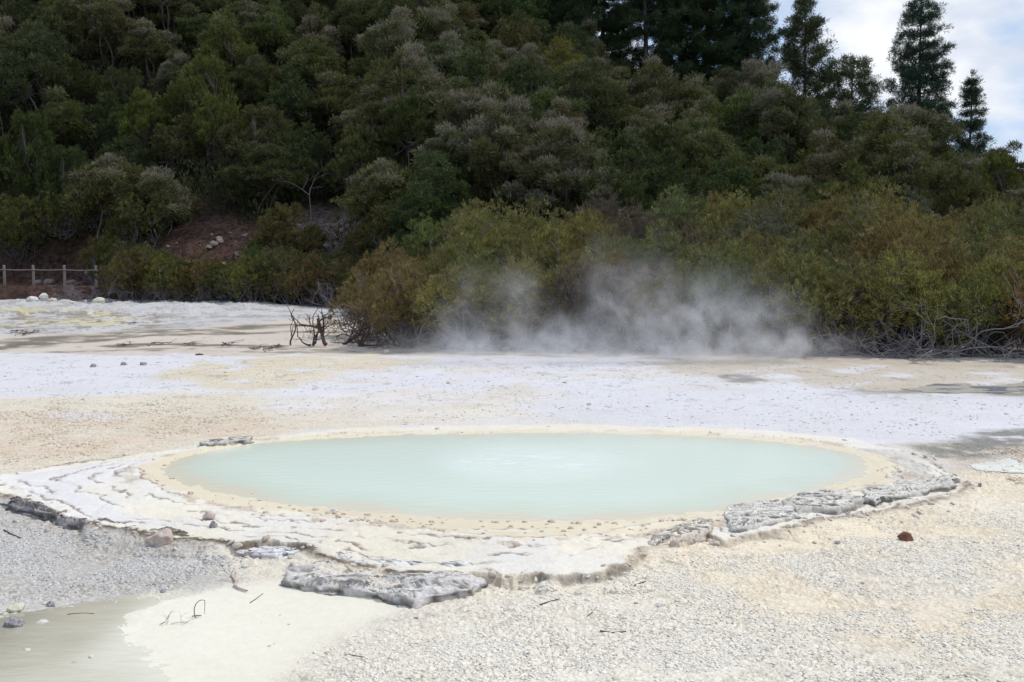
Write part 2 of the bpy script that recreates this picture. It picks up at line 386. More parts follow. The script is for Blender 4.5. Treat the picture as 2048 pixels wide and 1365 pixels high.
    lay([(560, 740), (1300, 730), (1500, 790), (1900, 830), (1500, 860), (700, 860), (520, 800)], (.69, .615, .52), .8, .55, .9, brk=(.9, 57, .42, .62))
    lay([(1000, 792), (1500, 780), (2600, 800), (2600, 890), (1850, 880), (1500, 866), (1100, 850)], lav, .4, .9, .6)
    # right side
    lay([(1720, 892), (1850, 905), (1900, 935), (1900, 960), (2000, 975), (2600, 960), (2600, 880), (2100, 890)], (.60, .53, .46), .3, .95, 1, z=-.05)
    lay([(1800, 908), (1900, 880), (2048, 858), (2500, 840), (2500, 905), (2048, 912), (1930, 920)], (.24, .235, .21), .3, .9, 1.2, .3, z=-.05, brk=(3.0, 23, .25, .5))
    # near plain
    lay([(1160, 1120), (1500, 1020), (1850, 985), (1950, 930), (2700, 930), (2900, 1500), (1000, 1500), (900, 1200)], (.80, .71, .57), .4, 1, 1, z=-.10)
    lay([(500, 1420), (600, 1290), (800, 1225), (1100, 1170), (1350, 1210), (1500, 1260), (1700, 1300), (2700, 1280), (2700, 1900), (500, 1900)], (.80, .75, .66), .6, .95, 1.1, z=-.10)
    lay([(1450, 1140), (1650, 1100), (2048, 1120), (2500, 1140), (2500, 1240), (1900, 1230), (1550, 1180)], (.79, .74, .66), .6, .8, 1.3, z=-.10, brk=(1.2, 29, .3, .55))
    lay([(1430, 1090), (1600, 1062), (1880, 1060), (1900, 1100), (1700, 1112), (1500, 1110)], (.83, .73, .56), .25, .85, .4, .35, z=-.10, brk=(2.5, 31, .3, .5))
    lay([(1740, 1005), (1990, 1000), (2200, 1020), (2200, 1040), (1900, 1050)], (.82, .76, .66), .3, .6, .9, z=-.10)
    lay([(-800, 985), (0, 985), (300, 1060), (600, 1100), (560, 1150), (380, 1190), (150, 1215), (0, 1225), (-800, 1225)], (.56, .535, .505), .35, 1, 1.25, z=-.10)
    lay([(400, 1090), (640, 1085), (900, 1160), (1250, 1150), (1400, 1180), (1150, 1190), (850, 1200), (600, 1180), (430, 1130)], (.80, .745, .64), .35, .9, .8, z=-.10)
    lay([(230, 1195), (420, 1170), (620, 1160), (800, 1190), (860, 1215), (740, 1240), (660, 1290), (520, 1400), (470, 1600), (200, 1600), (200, 1300)], (.80, .765, .66), .25, 1, .05, .1, z=-.10)
    # terrace
    ex_, ey_ = warp_edge(X, Y); do = sdpoly(ex_, ey_, OUTER); dpw = sdpoly(ex_, ey_, POOL)
    dpl = sdpoly(X, Y, POOL)
    m = sstep(do, .02, -.04)
    tt_ = np.clip(dpw, 0, 9) / (np.clip(dpw, 0, 9) + np.clip(-do, 1e-4, 9)); tn_ = step_field(X, Y, tt_)
    tc_ = np.array([.80, .745, .63]) * (1 - sstep(fbm(X, Y, 1.2, 4, 121), .35, .65))[:, None] + np.array([.77, .735, .68]) * sstep(fbm(X, Y, 1.2, 4, 121), .35, .65)[:, None]
    far = sstep(Y, 17.5, 20)
    tc_ = tc_ * (1 - .7 * far[:, None]) + np.array([.80, .72, .58]) * .7 * far[:, None]
    C = C * (1 - m[:, None]) + tc_ * m[:, None]; crust = crust * (1 - m) + .25 * m
    lay([(0, 960), (230, 925), (330, 905), (250, 945), (180, 975), (260, 1020), (420, 1068), (250, 1050), (80, 1005)], (.72, .70, .735), .25, .7, .2)
    lay([(1780, 905), (1860, 925), (1900, 960), (1890, 985), (1720, 1000), (1790, 960), (1790, 930), (1700, 900)], (.62, .60, .57), .12, .9, .9)
    ds = sdpoly(wx * .35 + X * .65, wy * .35 + Y * .65, SHORE) - .10 * sstep(Y, 18, 16) + (fbm(X, Y, 3, 4, 135) - .5) * .35 * sstep(Y, 18, 16)
    # low-tide crumbs line
    band = sstep(np.abs(ds - .05), .3, .05) * sstep(fbm(X, Y, 4.0, 4, 131), .44, .58) * sstep(Y, 20, 18)
    C = C * (1 - .65 * band[:, None]) + np.array([.55, .43, .33]) * .65 * band[:, None]; crust = np.maximum(crust, band)
    m = sstep(ds, .06, -.06)
    C = C * (1 - m[:, None]) + np.array([.74, .655, .50]) * m[:, None]; crust = crust * (1 - m) + .05 * m; wet = wet * (1 - m) + .4 * m
    m = sstep(dpl, .35, .0)
    C = C * (1 - m[:, None]) + np.array([.74, .67, .50]) * m[:, None]
    # dark weathered face of the ledge plus painted overhang shadow, only on the near side
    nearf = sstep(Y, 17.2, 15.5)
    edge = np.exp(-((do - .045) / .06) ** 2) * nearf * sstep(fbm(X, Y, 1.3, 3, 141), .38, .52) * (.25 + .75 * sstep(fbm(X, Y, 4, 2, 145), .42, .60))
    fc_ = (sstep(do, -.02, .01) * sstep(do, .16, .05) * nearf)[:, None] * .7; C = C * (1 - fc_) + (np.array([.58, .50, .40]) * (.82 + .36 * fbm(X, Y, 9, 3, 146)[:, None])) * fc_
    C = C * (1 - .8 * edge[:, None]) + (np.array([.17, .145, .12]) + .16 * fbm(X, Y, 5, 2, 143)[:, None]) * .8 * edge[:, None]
    overhang_shade = np.exp(-((do - .035) / .05) ** 2) * nearf * sstep(X, -2.2, -3.0) * sstep(fbm(X, Y, 2.2, 3, 148), .30, .42)  # overhang shadow along the left rim, painted dark into the ground colour
    overhang_shade = np.maximum(overhang_shade, np.exp(-((do - .04) / .06) ** 2) * nearf * sstep(X, -2.6, -2.2) * sstep(X, -.2, -.5) * sstep(fbm(X, Y, 3.2, 3, 149), .36, .5)) * .93  # shade of the centre recess, painted in the same way
    C = C * (1 - overhang_shade[:, None]) + (np.array([.10, .08, .062]) + np.array([.16, .13, .11]) * sstep(fbm(X, Y, 14, 3, 150), .45, .7)[:, None]) * overhang_shade[:, None]
    # weathered risers of the little steps
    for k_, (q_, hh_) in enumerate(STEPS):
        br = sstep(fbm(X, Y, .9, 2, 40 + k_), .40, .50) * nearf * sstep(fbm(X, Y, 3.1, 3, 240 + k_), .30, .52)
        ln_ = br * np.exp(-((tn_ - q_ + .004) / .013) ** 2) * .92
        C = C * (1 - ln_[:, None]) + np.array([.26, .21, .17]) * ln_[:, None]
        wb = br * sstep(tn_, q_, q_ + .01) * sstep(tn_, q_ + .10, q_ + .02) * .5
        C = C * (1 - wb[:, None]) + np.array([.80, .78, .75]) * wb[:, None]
    rv = np.abs(fbm(X * .45, Y * 1.0, 1.1, 5, 251, .58) - .5); dl = sstep(rv, .016, .003) * sstep(Y, 19, 22) * sstep(Y, 48, 40) * sstep(fbm(X, Y, .5, 3, 253), .42, .55) * .38
    C = C * (1 - dl[:, None]) + np.array([.36, .31, .26]) * dl[:, None]
    # small-scale relief: crust plates
    vis = sstep(Rr.ravel(), 26, 13) * sstep(Rr.ravel(), 5.5, 6.5) * (np.abs(A.ravel()) < .56)
    ix = np.where(vis > 0)[0]
    xx, yy = X[ix], Y[ix]
    xx2 = xx + (vnoise(xx * 9, yy * 9, 5) - .5) * .06; yy2 = yy + (vnoise(xx * 9, yy * 9, 6) - .5) * .06
    a1, a2, aid = worley(xx2 * 15, yy2 * 15, 1)
    b1, b2, bid = worley(xx2 * 30, yy2 * 30, 2)
    rel = sstep(a2 - a1, .02, .35) * (.35 + aid) * .012 + sstep(b2 - b1, .02, .35) * (.3 + bid) * .006
    dens = sstep(fbm(xx, yy, 2.6, 3, 151), .33, .6)
    amp = np.clip(crust[ix], 0, 1.3) * vis[ix] * (.25 + .75 * dens) * (dpl[ix] > .1)
    Z[ix] += (rel - .008) * amp
    lowc = (1 - sstep(rel, .002, .012)) * np.clip(amp, 0, 1)
    C[ix] = C[ix] * (1 + ((aid - .5) * .16 * np.clip(amp, 0, 1))[:, None]) * (1 - .12 * lowc[:, None] * np.array([.7, 1.0, 1.35]))
    # broad patchiness
    pn = (fbm(X, Y, .6, 5, 161) - .5) * .14 + (fbm(X * .5, Y * 1.6, 3.2, 4, 163) - .5) * .16 * np.clip(crust, .3, 1) * sstep(Y, 10, 18)
    C = C * (1 + pn[:, None] * np.array([.8, 1, 1.3]))
    # dark speckles far off: crumbs and wood bits
    spk = sstep(fbm(X, Y * .7, 2.6, 3, 171, .7), .69, .78) * sstep(Y, 18, 26)
    C = C * (1 - .25 * spk[:, None])
    C = np.clip(C * np.array([.945, .92, .88]), .02, .9)
    nr, nc = A.shape
    i = np.arange(nr - 1)[:, None] * nc + np.arange(nc - 1)[None, :]
    Fc = np.stack([i, i + 1, i + nc + 1, i + nc], -1).reshape(-1, 4)
    Fc = Fc[:, ::-1]
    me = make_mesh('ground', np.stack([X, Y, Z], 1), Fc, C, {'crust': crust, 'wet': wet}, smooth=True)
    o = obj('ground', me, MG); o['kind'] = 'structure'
    return o
ground()

# ------------------------------------------------------------------ hillside
RX = np.array([-140, -90, -60, -51, -20, 0, 9, 24, 31, 39, 44, 51, 62, 80, 110, 150])
RZ = np.array([26, 33, 34, 33, 26, 19.5, 15.2, 12.0, 9.8, 7.6, 5.2, 2.2, 1.2, 1.0, 1.0, 1.0])
BX = np.array([-140, -30, -22, -12, -6, 150]); BY = np.array([76, 75, 70, 69, 60, 60])
RIDGE = 112.0
def hill_z(x, y):
    x = np.asarray(x, float); y = np.asarray(y, float)
    rz = np.interp(x, RX, RZ); b = np.interp(x, BX, BY); t = np.clip((y - b) / (RIDGE - b), -1, 1)
    tt = np.clip(t, 0, 1)
    z = rz * (tt * 1.0) + 1.8 * sstep(tt, 0, .05) * sstep(x, -5, -12) * 1.0
    z = z - np.clip(y - RIDGE, 0, 500) * .22
    th = 2.1 * sstep(y, 37, 58) * sstep(x + .16 * y, 1.0, 8.0)
    shelf = .42 * sstep(y, 67.5, 69.2) * sstep(x, -22, -26) + .5 * sstep(y, 66, 69) * sstep(x, -14, -20)
    z = z + th + shelf + (fbm(x, y, .16, 4, 201) - .5) * 1.6 * sstep(tt, .05, .3)
    low = (y < b + .0) & (th + shelf < .02)
    return np.where(low, -.4, z - .0)
def hill():
    xs = np.arange(-150, 150.1, .6); ys = np.arange(34, 320, .6)
    ys = np.concatenate([ys[ys < 118], np.arange(118, 420, 6.0)])
    X, Y = np.meshgrid(xs, ys); x = X.ravel(); y = Y.ravel(); z = hill_z(x, y)
    base = np.array([.034, .030, .019]); C = np.tile(base, (len(x), 1))
    n = fbm(x, y, .5, 4, 211)
    path = sstep(y, 66.5, 68) * sstep(y, 77.5, 75) * sstep(x, -18, -24)
    C = C * (1 - path[:, None]) + (np.array([.12, .075, .06]) * (.7 + .7 * n[:, None])) * path[:, None]
    scar = sstep(np.hypot((x + 19.5) / 4.2, (y - 71.5) / 3.6), 1.15, .75)
    C = C * (1 - scar[:, None]) + (np.array([.13, .080, .066]) * (.6 + .9 * n[:, None])) * scar[:, None]
    scar2 = sstep(np.hypot((x + 12.5) / 4.0, (y - 73.5) / 4), 1.15, .7)
    C = C * (1 - scar2[:, None]) + (np.array([.24, .185, .17]) * (.5 + 1.1 * n[:, None])) * scar2[:, None]
    nr, nc = X.shape
    i = np.arange(nr - 1)[:, None] * nc + np.arange(nc - 1)[None, :]
    Fc = np.stack([i, i + 1, i + nc + 1, i + nc], -1).reshape(-1, 4)
    o = obj('hillside', make_mesh('hillside', np.stack([x, y, z], 1), Fc, C, smooth=True), MH); o['kind'] = 'structure'
hill()
def terr(x, y):
    h = float(hill_z(np.array([x]), np.array([y]))[0]); g = float(ground_z(np.array([x]), np.array([y]))[0])
    return max(h, g)

# ------------------------------------------------------------------ water
def water_mat(name, ripple=.004, rough=.12, scale=5.0):
    m, nt = mat(name); pos = geo_pos(nt); c = attr(nt, 'Col')
    mp = nt.nodes.new('ShaderNodeMapping'); mp.inputs['Scale'].default_value = (.55, 1.5, 1); nt.links.new(pos, mp.inputs[0])
    n = noise(nt, scale, 5, .6, mp.outputs[0])
    ln = nt.nodes.new('ShaderNodeVectorMath'); ln.operation = 'DISTANCE'; nt.links.new(pos, ln.inputs[0]); ln.inputs[1].default_value = (*BUB, 0)
    boil = RAMP(nt, ln.outputs['Value'], 2.0, .1)
    n3 = noise(nt, scale * 3.2, 4, .6, mp.outputs[0])
    h = M_(nt, 'ADD', n, M_(nt, 'MULTIPLY', M_(nt, 'MULTIPLY', n3, boil), 5.0))
    return finish(m, nt, pr(nt, c.outputs['Color'], rough, .5, bump(nt, h, ripple * 8, .5)))
BUB = G(1060, 925)
MW = water_mat('milky_water', .0012, .16, 6.0)
def water(name, poly, z, cfun, step, m=MW, grow=.12, wob=0):
    P = np.asarray(poly); x0, y0 = P.min(0) - .6; x1, y1 = P.max(0) + .6
    xs = np.arange(x0, x1, step); ys = np.arange(y0, y1, step)
    X, Y = np.meshgrid(xs, ys); x = X.ravel(); y = Y.ravel(); d = sdpoly(x, y, P) + (fbm(x * .6, y, 1.3, 4, 341) - .5) * wob
    C = cfun(x, y, d)
    nr, nc = X.shape
    i = np.arange(nr - 1)[:, None] * nc + np.arange(nc - 1)[None, :]
    Fc = np.stack([i, i + 1, i + nc + 1, i + nc], -1).reshape(-1, 4)
    keep = (d[Fc] < grow).all(1); Fc = Fc[keep]
    us = np.unique(Fc); mp = np.zeros(len(x), int); mp[us] = np.arange(len(us))
    V = np.stack([x, y, np.full(len(x), z)], 1)[us]
    o = obj(name, make_mesh(name, V, mp[Fc], C[us]), m); o['kind'] = 'structure'
    return o
def pool_col(x, y, d):
    dep = np.clip(-d, 0, 5)
    a = np.array([.80, .73, .57]); b = np.array([.745, .79, .66]); c = np.array([.79, .865, .745]); e = np.array([.85, .90, .83])
    dn = dep + (fbm(x, y, 1.6, 4, 301) - .5) * .5
    m1 = sstep(dn, -.05, .30)[:, None]; m2 = sstep(dn, .15, 1.1)[:, None]
    C = a * (1 - m1) + b * m1; C = C * (1 - m2) + c * m2
    r = np.hypot((x - BUB[0]) / 1.5, (y - BUB[1]) / 1.2); m3 = (sstep(r + (fbm(x, y, 2.5, 3, 307) - .5) * .8, 1.4, .1) * .6)[:, None]
    C = C * (1 - m3) + e * m3
    m4 = sstep(fbm(x * .7, y * 2, 6, 3, 305), .62, .72) * sstep(r, 1.0, .3)
    return C + .1 * m4[:, None]
water('hot_spring_water', POOL, .015, pool_col, .05, MW, .5)
def flat(c): return lambda x, y, d: np.tile(np.array(c), (len(x), 1)) * (1 + (fbm(x, y, 1.5, 3, 311)[:, None] - .5) * .3)
MWS = water_mat('shallow_water', .0015, .12, 3.0)
MWD = water_mat('pond_water', .004, .4, 3.0)
def pud_col(x, y, d):
    base = np.array([.54, .49, .37]) * (1 + (fbm(x, y, 1.2, 4, 321)[:, None] - .5) * .30)
    dk = sstep(x, G(150, 1280)[0], G(-150, 1280)[0])[:, None]
    base = base * (1 - dk * .40)
    wob = (fbm(x, y, 2.0, 4, 325) - .5) * .35
    m = (sstep(d + wob, -.9, .05) * sstep(x, G(100, 1280)[0], G(230, 1280)[0]))[:, None]
    return base * (1 - m) + np.array([.74, .69, .55]) * m
water('shallow_flood_water', PUD + np.array([0, 0]), WPUD, pud_col, .05, MWS, .35)
water('dark_pond_water', smooth_poly(GP([(1750, 776), (1850, 772), (1960, 767), (2300, 764), (2300, 786), (2040, 783), (1980, 790), (1880, 793), (1800, 788)])), .006, lambda x, y, d: np.where((fbm(x * .5, y * 1.3, 1.6, 4, 331) + np.clip(d + .6, 0, 1) * .25 > .50)[:, None], np.array([.40, .35, .27]), np.array([.12, .12, .13])), .05, MWD, 0, 2.2)
zp = float(ground_z(*[np.array([v]) for v in G(2010, 932, -.04)])[0]) + .004
water('pale_puddle_water', smooth_poly(GP([(1948, 932), (1980, 922), (2030, 914), (2200, 910), (2200, 945), (2060, 944), (1985, 942)], zp)), zp, flat((.84, .80, .68)), .04, MWS, 0, .9)

# ------------------------------------------------------------------ plant kit
class Geo:
    def __init__(s): s.V = []; s.F = []; s.n = 0
    def tube(s, pts, rad, sides=5):
        pts = np.asarray(pts, float); n = len(pts)
        T = np.gradient(pts, axis=0); T /= np.linalg.norm(T, axis=1)[:, None] + 1e-9
        ref = np.array([.31, .17, .93]) if abs(T[0][2]) < .9 else np.array([1., .1, 0])
        A = np.cross(T, ref); A /= np.linalg.norm(A, axis=1)[:, None] + 1e-9; B = np.cross(T, A)
        th = np.arange(sides) * 2 * math.pi / sides
        ring = pts[:, None] + (A[:, None] * np.cos(th)[None, :, None] + B[:, None] * np.sin(th)[None, :, None]) * np.asarray(rad)[:, None, None]
        s.V.append(ring.reshape(-1, 3))
        i = np.arange(n - 1)[:, None] * sides + np.arange(sides)[None, :]; j = np.arange(n - 1)[:, None] * sides + (np.arange(sides)[None, :] + 1) % sides
        s.F.append((np.stack([i, j, j + sides, i + sides], -1).reshape(-1, 4)) + s.n)
        s.n += n * sides
    def mesh(s, name, smooth=True): return make_mesh(name, np.concatenate(s.V), np.concatenate(s.F), smooth=smooth)
def nrm(v): return v / (np.linalg.norm(v, axis=-1, keepdims=True) + 1e-9)
class Leaves:
    def __init__(s, rng): s.rng = rng; s.P = []; s.D = []; s.Ln = []; s.W = []; s.top = []; s.tv = []
    def tufts(s, C, Nn, n, spread, Lm, Wm, up=.3, top=None, rad=.0):
        r = s.rng; k = len(C)
        c = np.repeat(C, n, 0); d = np.repeat(Nn, n, 0) + r.normal(0, spread, (k * n, 3)); d[:, 2] += up; d = nrm(d)
        s.P.append(c + d * rad * r.random((k * n, 1)) + r.normal(0, Lm * .3, (k * n, 3))); s.D.append(d)
        s.Ln.append(Lm * (.5 + r.random(k * n))); s.W.append(Wm * (.6 + .8 * r.random(k * n)))
        s.top.append(np.repeat(top if top is not None else np.zeros(k), n)); s.tv.append(np.repeat(r.random(k) ** 1.3 * 1.5, n))
    def mesh(s, name):
        r = s.rng
        P = np.concatenate(s.P); D = np.concatenate(s.D); Ln = np.concatenate(s.Ln)[:, None]; W = np.concatenate(s.W)[:, None]; tp = np.concatenate(s.top)
        n = len(P); sd_ = nrm(np.cross(D, r.normal(0, 1, (n, 3))))
        V = np.stack([P, P + D * Ln * .45 + sd_ * W * .5, P + D * Ln, P + D * Ln * .55 - sd_ * W * .5], 1).reshape(-1, 3)
        Fc = np.arange(n * 4).reshape(-1, 4)
        var = np.repeat(.55 * r.random(n) + .45 * np.concatenate(s.tv), 4); flw = np.repeat(np.clip(tp * .8 + r.random(n) * .35, 0, 1), 4); tip = np.tile([0, .5, 1, .5], n)
        return make_mesh(name, V, Fc, attrs={'var': var, 'flw': flw, 'tip': tip})
def curve(a, b, rng, bend=.15, n=7, sag=0):
    a = np.asarray(a, float); b = np.asarray(b, float); t = np.linspace(0, 1, n)[:, None]; l = np.linalg.norm(b - a)
    o1 = rng.normal(0, bend * l, 3); o2 = rng.normal(0, bend * l * .5, 3)
    return a + (b - a) * t + np.sin(t * math.pi) * o1 + np.sin(t * 2 * math.pi) * o2 + np.array([0, 0, sag]) * (t * (1 - t)) * 4

def proto_scrub(seed, H=4.4, Rr=2.2, npads=20, stems=3):
    npads = int(npads * 1.9)
    rng = np.random.default_rng(seed); lv = Leaves(rng); g = Geo()
    roots = [np.array([rng.normal(0, .12), rng.normal(0, .12), -.8]) for _ in range(stems)]
    forks = []
    for q in roots:
        a = rng.random() * 6.28; f = np.array([math.cos(a) * Rr * .3, math.sin(a) * Rr * .3, H * (.4 + .2 * rng.random())])
        c = curve(q, f, rng, .08); g.tube(c, np.linspace(.09, .05, len(c)), 6); forks.append(f)
    for i in range(npads):
        a = i * 2.399 + rng.normal(0, .3); rr = Rr * math.sqrt((i + .5) / npads) * (.8 + .3 * rng.random())
        zc = H * (.46 + .50 * (1 - (rr / Rr) ** 1.4) + rng.normal(0, .10)); zc = max(zc, H * .25)
        if rng.random() < .30: zc = H * rng.uniform(.25, .6); rr *= .95
        pf_ = 1.15 if rng.random() < .5 else .35
        c = np.array([math.cos(a) * rr, math.sin(a) * rr, zc]); pr_ = rng.uniform(.32, .78); ph = pr_ * rng.uniform(.3, .7)
        f = forks[int(np.argmin([np.linalg.norm(c - q) for q in forks]))]
        cv = curve(f, c - [0, 0, ph * .5], rng, .12); g.tube(cv, np.linspace(.045, .015, len(cv)), 4)
        nt_ = 34; th = rng.random(nt_) * 6.28; rho = np.sqrt(rng.random(nt_)); uz = np.sqrt(np.clip(1 - rho ** 2, 0, 1)) * np.where(rng.random(nt_) < .8, 1, -.5)
        n3 = np.stack([np.cos(th) * rho, np.sin(th) * rho, uz], 1)
        C = c + n3 * [pr_, pr_, ph] * rng.uniform(.75, 1.1, (nt_, 1))
        for kk in range(3):
            j = rng.integers(nt_); g.tube(curve(c - [0, 0, ph * .4], C[j], rng, .1, 4), [.012, .01, .008, .004], 3)
        topn = np.clip(n3[:, 2], 0, 1) * .6 + .4 * np.clip((C[:, 2] / H - .3), 0, 1)
        lv.tufts(C, n3 * [1, 1, .4], 17, .55, .21, .046, .25, topn * pf_, .16)
    return g.mesh('trunk'), lv.mesh('crown')
def proto_shrub(seed, H=2.7, Rr=1.55, lumps=22, ntuft=46, n=20, Lm=.105, Wm=.028, bare=.18):
    rng = np.random.default_rng(seed); lv = Leaves(rng); g = Geo()
    for i in range(lumps):
        a = i * 2.399 + rng.normal(0, .3); u = (i + .5) / lumps; rr = Rr * math.sqrt(u) * rng.uniform(.75, 1.05)
        top = H * (1 - .55 * (rr / Rr) ** 2.2) * rng.uniform(.82, 1.06)
        zc = top - .45 if rng.random() < .65 else H * rng.uniform(bare + .1, .6)
        zc = max(zc, H * bare + .2)
        c = np.array([math.cos(a) * rr, math.sin(a) * rr, zc]); lr = rng.uniform(.38, .62)
        q = np.array([rng.normal(0, .25), rng.normal(0, .25), -.3]); cv = curve(q, c, rng, .13, 8); g.tube(cv, np.linspace(.035, .01, len(cv)), 4)
        n3 = nrm(rng.normal(0, 1, (ntuft, 3)) + [0, 0, .3]); C = c + n3 * lr * rng.uniform(.55, 1.15, (ntuft, 1)) * [1, 1, 1.1]
        for kk in range(7):
            j = rng.integers(ntuft); g.tube(curve(cv[5], C[j], rng, .12, 5), [.011, .01, .008, .006, .004], 3)
        topn = np.clip(n3[:, 2], 0, 1) * .5 + .5 * rng.random(ntuft)
        lv.tufts(C, n3, n, .42, Lm, Wm, .55, topn, .11)
    for i in range(14):   # bare lower sticks
        a = rng.random() * 6.28; cv = curve([0, 0, 0], [math.cos(a) * Rr * .95, math.sin(a) * Rr * .95, rng.uniform(.05, .7)], rng, .16, 7, .15); g.tube(cv, np.linspace(.03, .008, 7), 4)
    return g.mesh('stems'), lv.mesh('foliage')
def proto_pine(seed, H, prof, nwh=22, tuft=.34, needles=60, gap=0, per=(4, 7), base=.0, up=.25, Ln=.32, Wn=.045, sub=9):
    """prof: list of (relative height, radius)"""
    rng = np.random.default_rng(seed); lv = Leaves(rng); g = Geo()
    tr = curve([0, 0, -1], [rng.normal(0, .15), rng.normal(0, .15), H], rng, .006, 14); rad = np.linspace(.26 * H / 14, .03, 14); g.tube(tr, rad, 7)
    ph = np.array([p[0] for p in prof]); pr2 = np.array([p[1] for p in prof])
    for w in range(nwh):
        t = base + (1 - base) * (w + rng.uniform(-.3, .3)) / nwh; t = min(max(t, base), .985)
        c0 = np.array([np.interp(t * H, tr[:, 2], tr[:, k]) for k in range(3)]); Rm = np.interp(t, ph, pr2)
        a0 = rng.random() * 6.28; nb_ = rng.integers(*per)
        for b in range(nb_):
            if rng.random() < gap: continue
            a = a0 + b * 6.283 / nb_ + rng.normal(0, .25); rr = Rm * rng.uniform(.6, 1.12)
            dirv = np.array([math.cos(a), math.sin(a), 0]); e = c0 + dirv * rr + [0, 0, rr * up * rng.uniform(.4, 1.6)]
            cv = curve(c0, e, rng, .05, 7, -.06 * rr); g.tube(cv, np.linspace(.055 * (.4 + rr / 5), .012, 7), 4)
            m = max(3, int(sub * rr / 2.0)); ts = rng.uniform(.35, 1.0, m); ts[0] = 1.0
            base_p = np.stack([np.interp(ts, np.linspace(0, 1, 7), cv[:, k]) for k in range(3)], 1)
            off = rng.normal(0, 1, (m, 3)) * [1, 1, .45] * (.16 + .15 * rr * (1.15 - ts)[:, None])
            C = base_p + off + [0, 0, .1]
            for q in range(m): g.tube(np.stack([base_p[q], C[q]]), [.014, .006], 3)
            # each tuft is a few bottlebrush shoots
            k = 7; C2 = np.repeat(C, k, 0) + rng.normal(0, tuft * .62, (m * k, 3)) * [1, 1, .6]
            dd = nrm(np.repeat(dirv[None], m * k, 0) * .6 + rng.normal(0, .5, (m * k, 3)) + [0, 0, .5])
            lv.tufts(C2, dd, int(needles / 5), .55, Ln, Wn, .15, rng.random(m * k), tuft * .5)
    C = tr[-1][None] + rng.normal(0, .12, (5, 3)); lv.tufts(C, np.tile([0, 0, 1.], (5, 1)), 24, .6, Ln, Wn, .3, None, .2)
    return g.mesh('trunk'), lv.mesh('crown')

ALLTREES = []
def plant(name, proto, mats, parts, loc, rz, s, color, info, cat, group):
    """proto: (wood mesh, leaf mesh)"""
    for me, m in zip(proto, mats):
        if not me.materials: me.materials.append(m)
    r = empty(name, loc, rz); u_ = rnd.uniform(.86, 1.16); r.scale = (s * u_, s / u_, s * info.get('zs', 1.0))
    for me, pn in zip(proto, parts):
        o = bpy.data.objects.new(pn, me); col.objects.link(o); o.parent = r; o.color = color
    r['category'] = cat; r['group'] = group; r['_h'] = info['h'] * s * info.get('zs', 1.0)
    ALLTREES.append((r, info)); return r

rnd = random.Random(7)
scrubs = [proto_scrub(11 + i, H=[4.4, 5.0, 3.8, 4.6, 4.2, 5.2, 4.0, 4.6][i], Rr=[2.3, 2.1, 2.4, 2.6, 2.0, 2.3, 2.2, 2.5][i], npads=[20, 22, 18, 24, 18, 22, 19, 23][i], stems=[3, 2, 3, 4, 2, 3, 1, 3][i]) for i in range(8)]
SH = [4.4, 5.0, 3.8, 4.6, 4.2, 5.2, 4.0, 4.6]
bushes = [proto_shrub(31 + i, H=[2.7, 2.4, 3.0, 2.6, 2.9, 2.3][i], Rr=[1.5, 1.7, 1.4, 1.6, 1.5, 1.6][i]) for i in range(6)]
BH = [2.7, 2.4, 3.0, 2.6, 2.9, 2.3]
# denser, bigger-leafed dark trees for the foot of the hill
darks = [proto_shrub(51 + i, H=4.4, Rr=2.2, lumps=30, ntuft=44, n=17, Lm=.17, Wm=.05, bare=.1) for i in range(4)]

HWORD = [(-9999, 110, 'above the rail fence'), (110, 230, 'above the fence end'), (230, 350, 'just left of the reddish scarp'), (350, 500, 'above the reddish scarp'),
         (500, 620, 'between the two bare banks'), (620, 740, 'above the pinkish bare bank'), (740, 860, 'just right of the pinkish bank'), (860, 980, 'above the left steam wisps'),
         (980, 1110, 'left of the steam gap'), (1110, 1230, 'above the gap in the steam'), (1230, 1340, 'below the big dark pines'), (1340, 1450, 'right below the dark pines'), (1450, 1560, 'above the steam end'),
         (1560, 1670, 'below the slender pine'), (1670, 1780, 'below the umbrella pine'), (1780, 1900, 'below the tallest pine'), (1900, 2020, 'below the far pine'), (2020, 9999, 'at the right edge')]
def hword(px):
    for a, b, w in HWORD:
        if a <= px < b: return w
def in_frame(px, m=60): return -m < px < 2048 + m

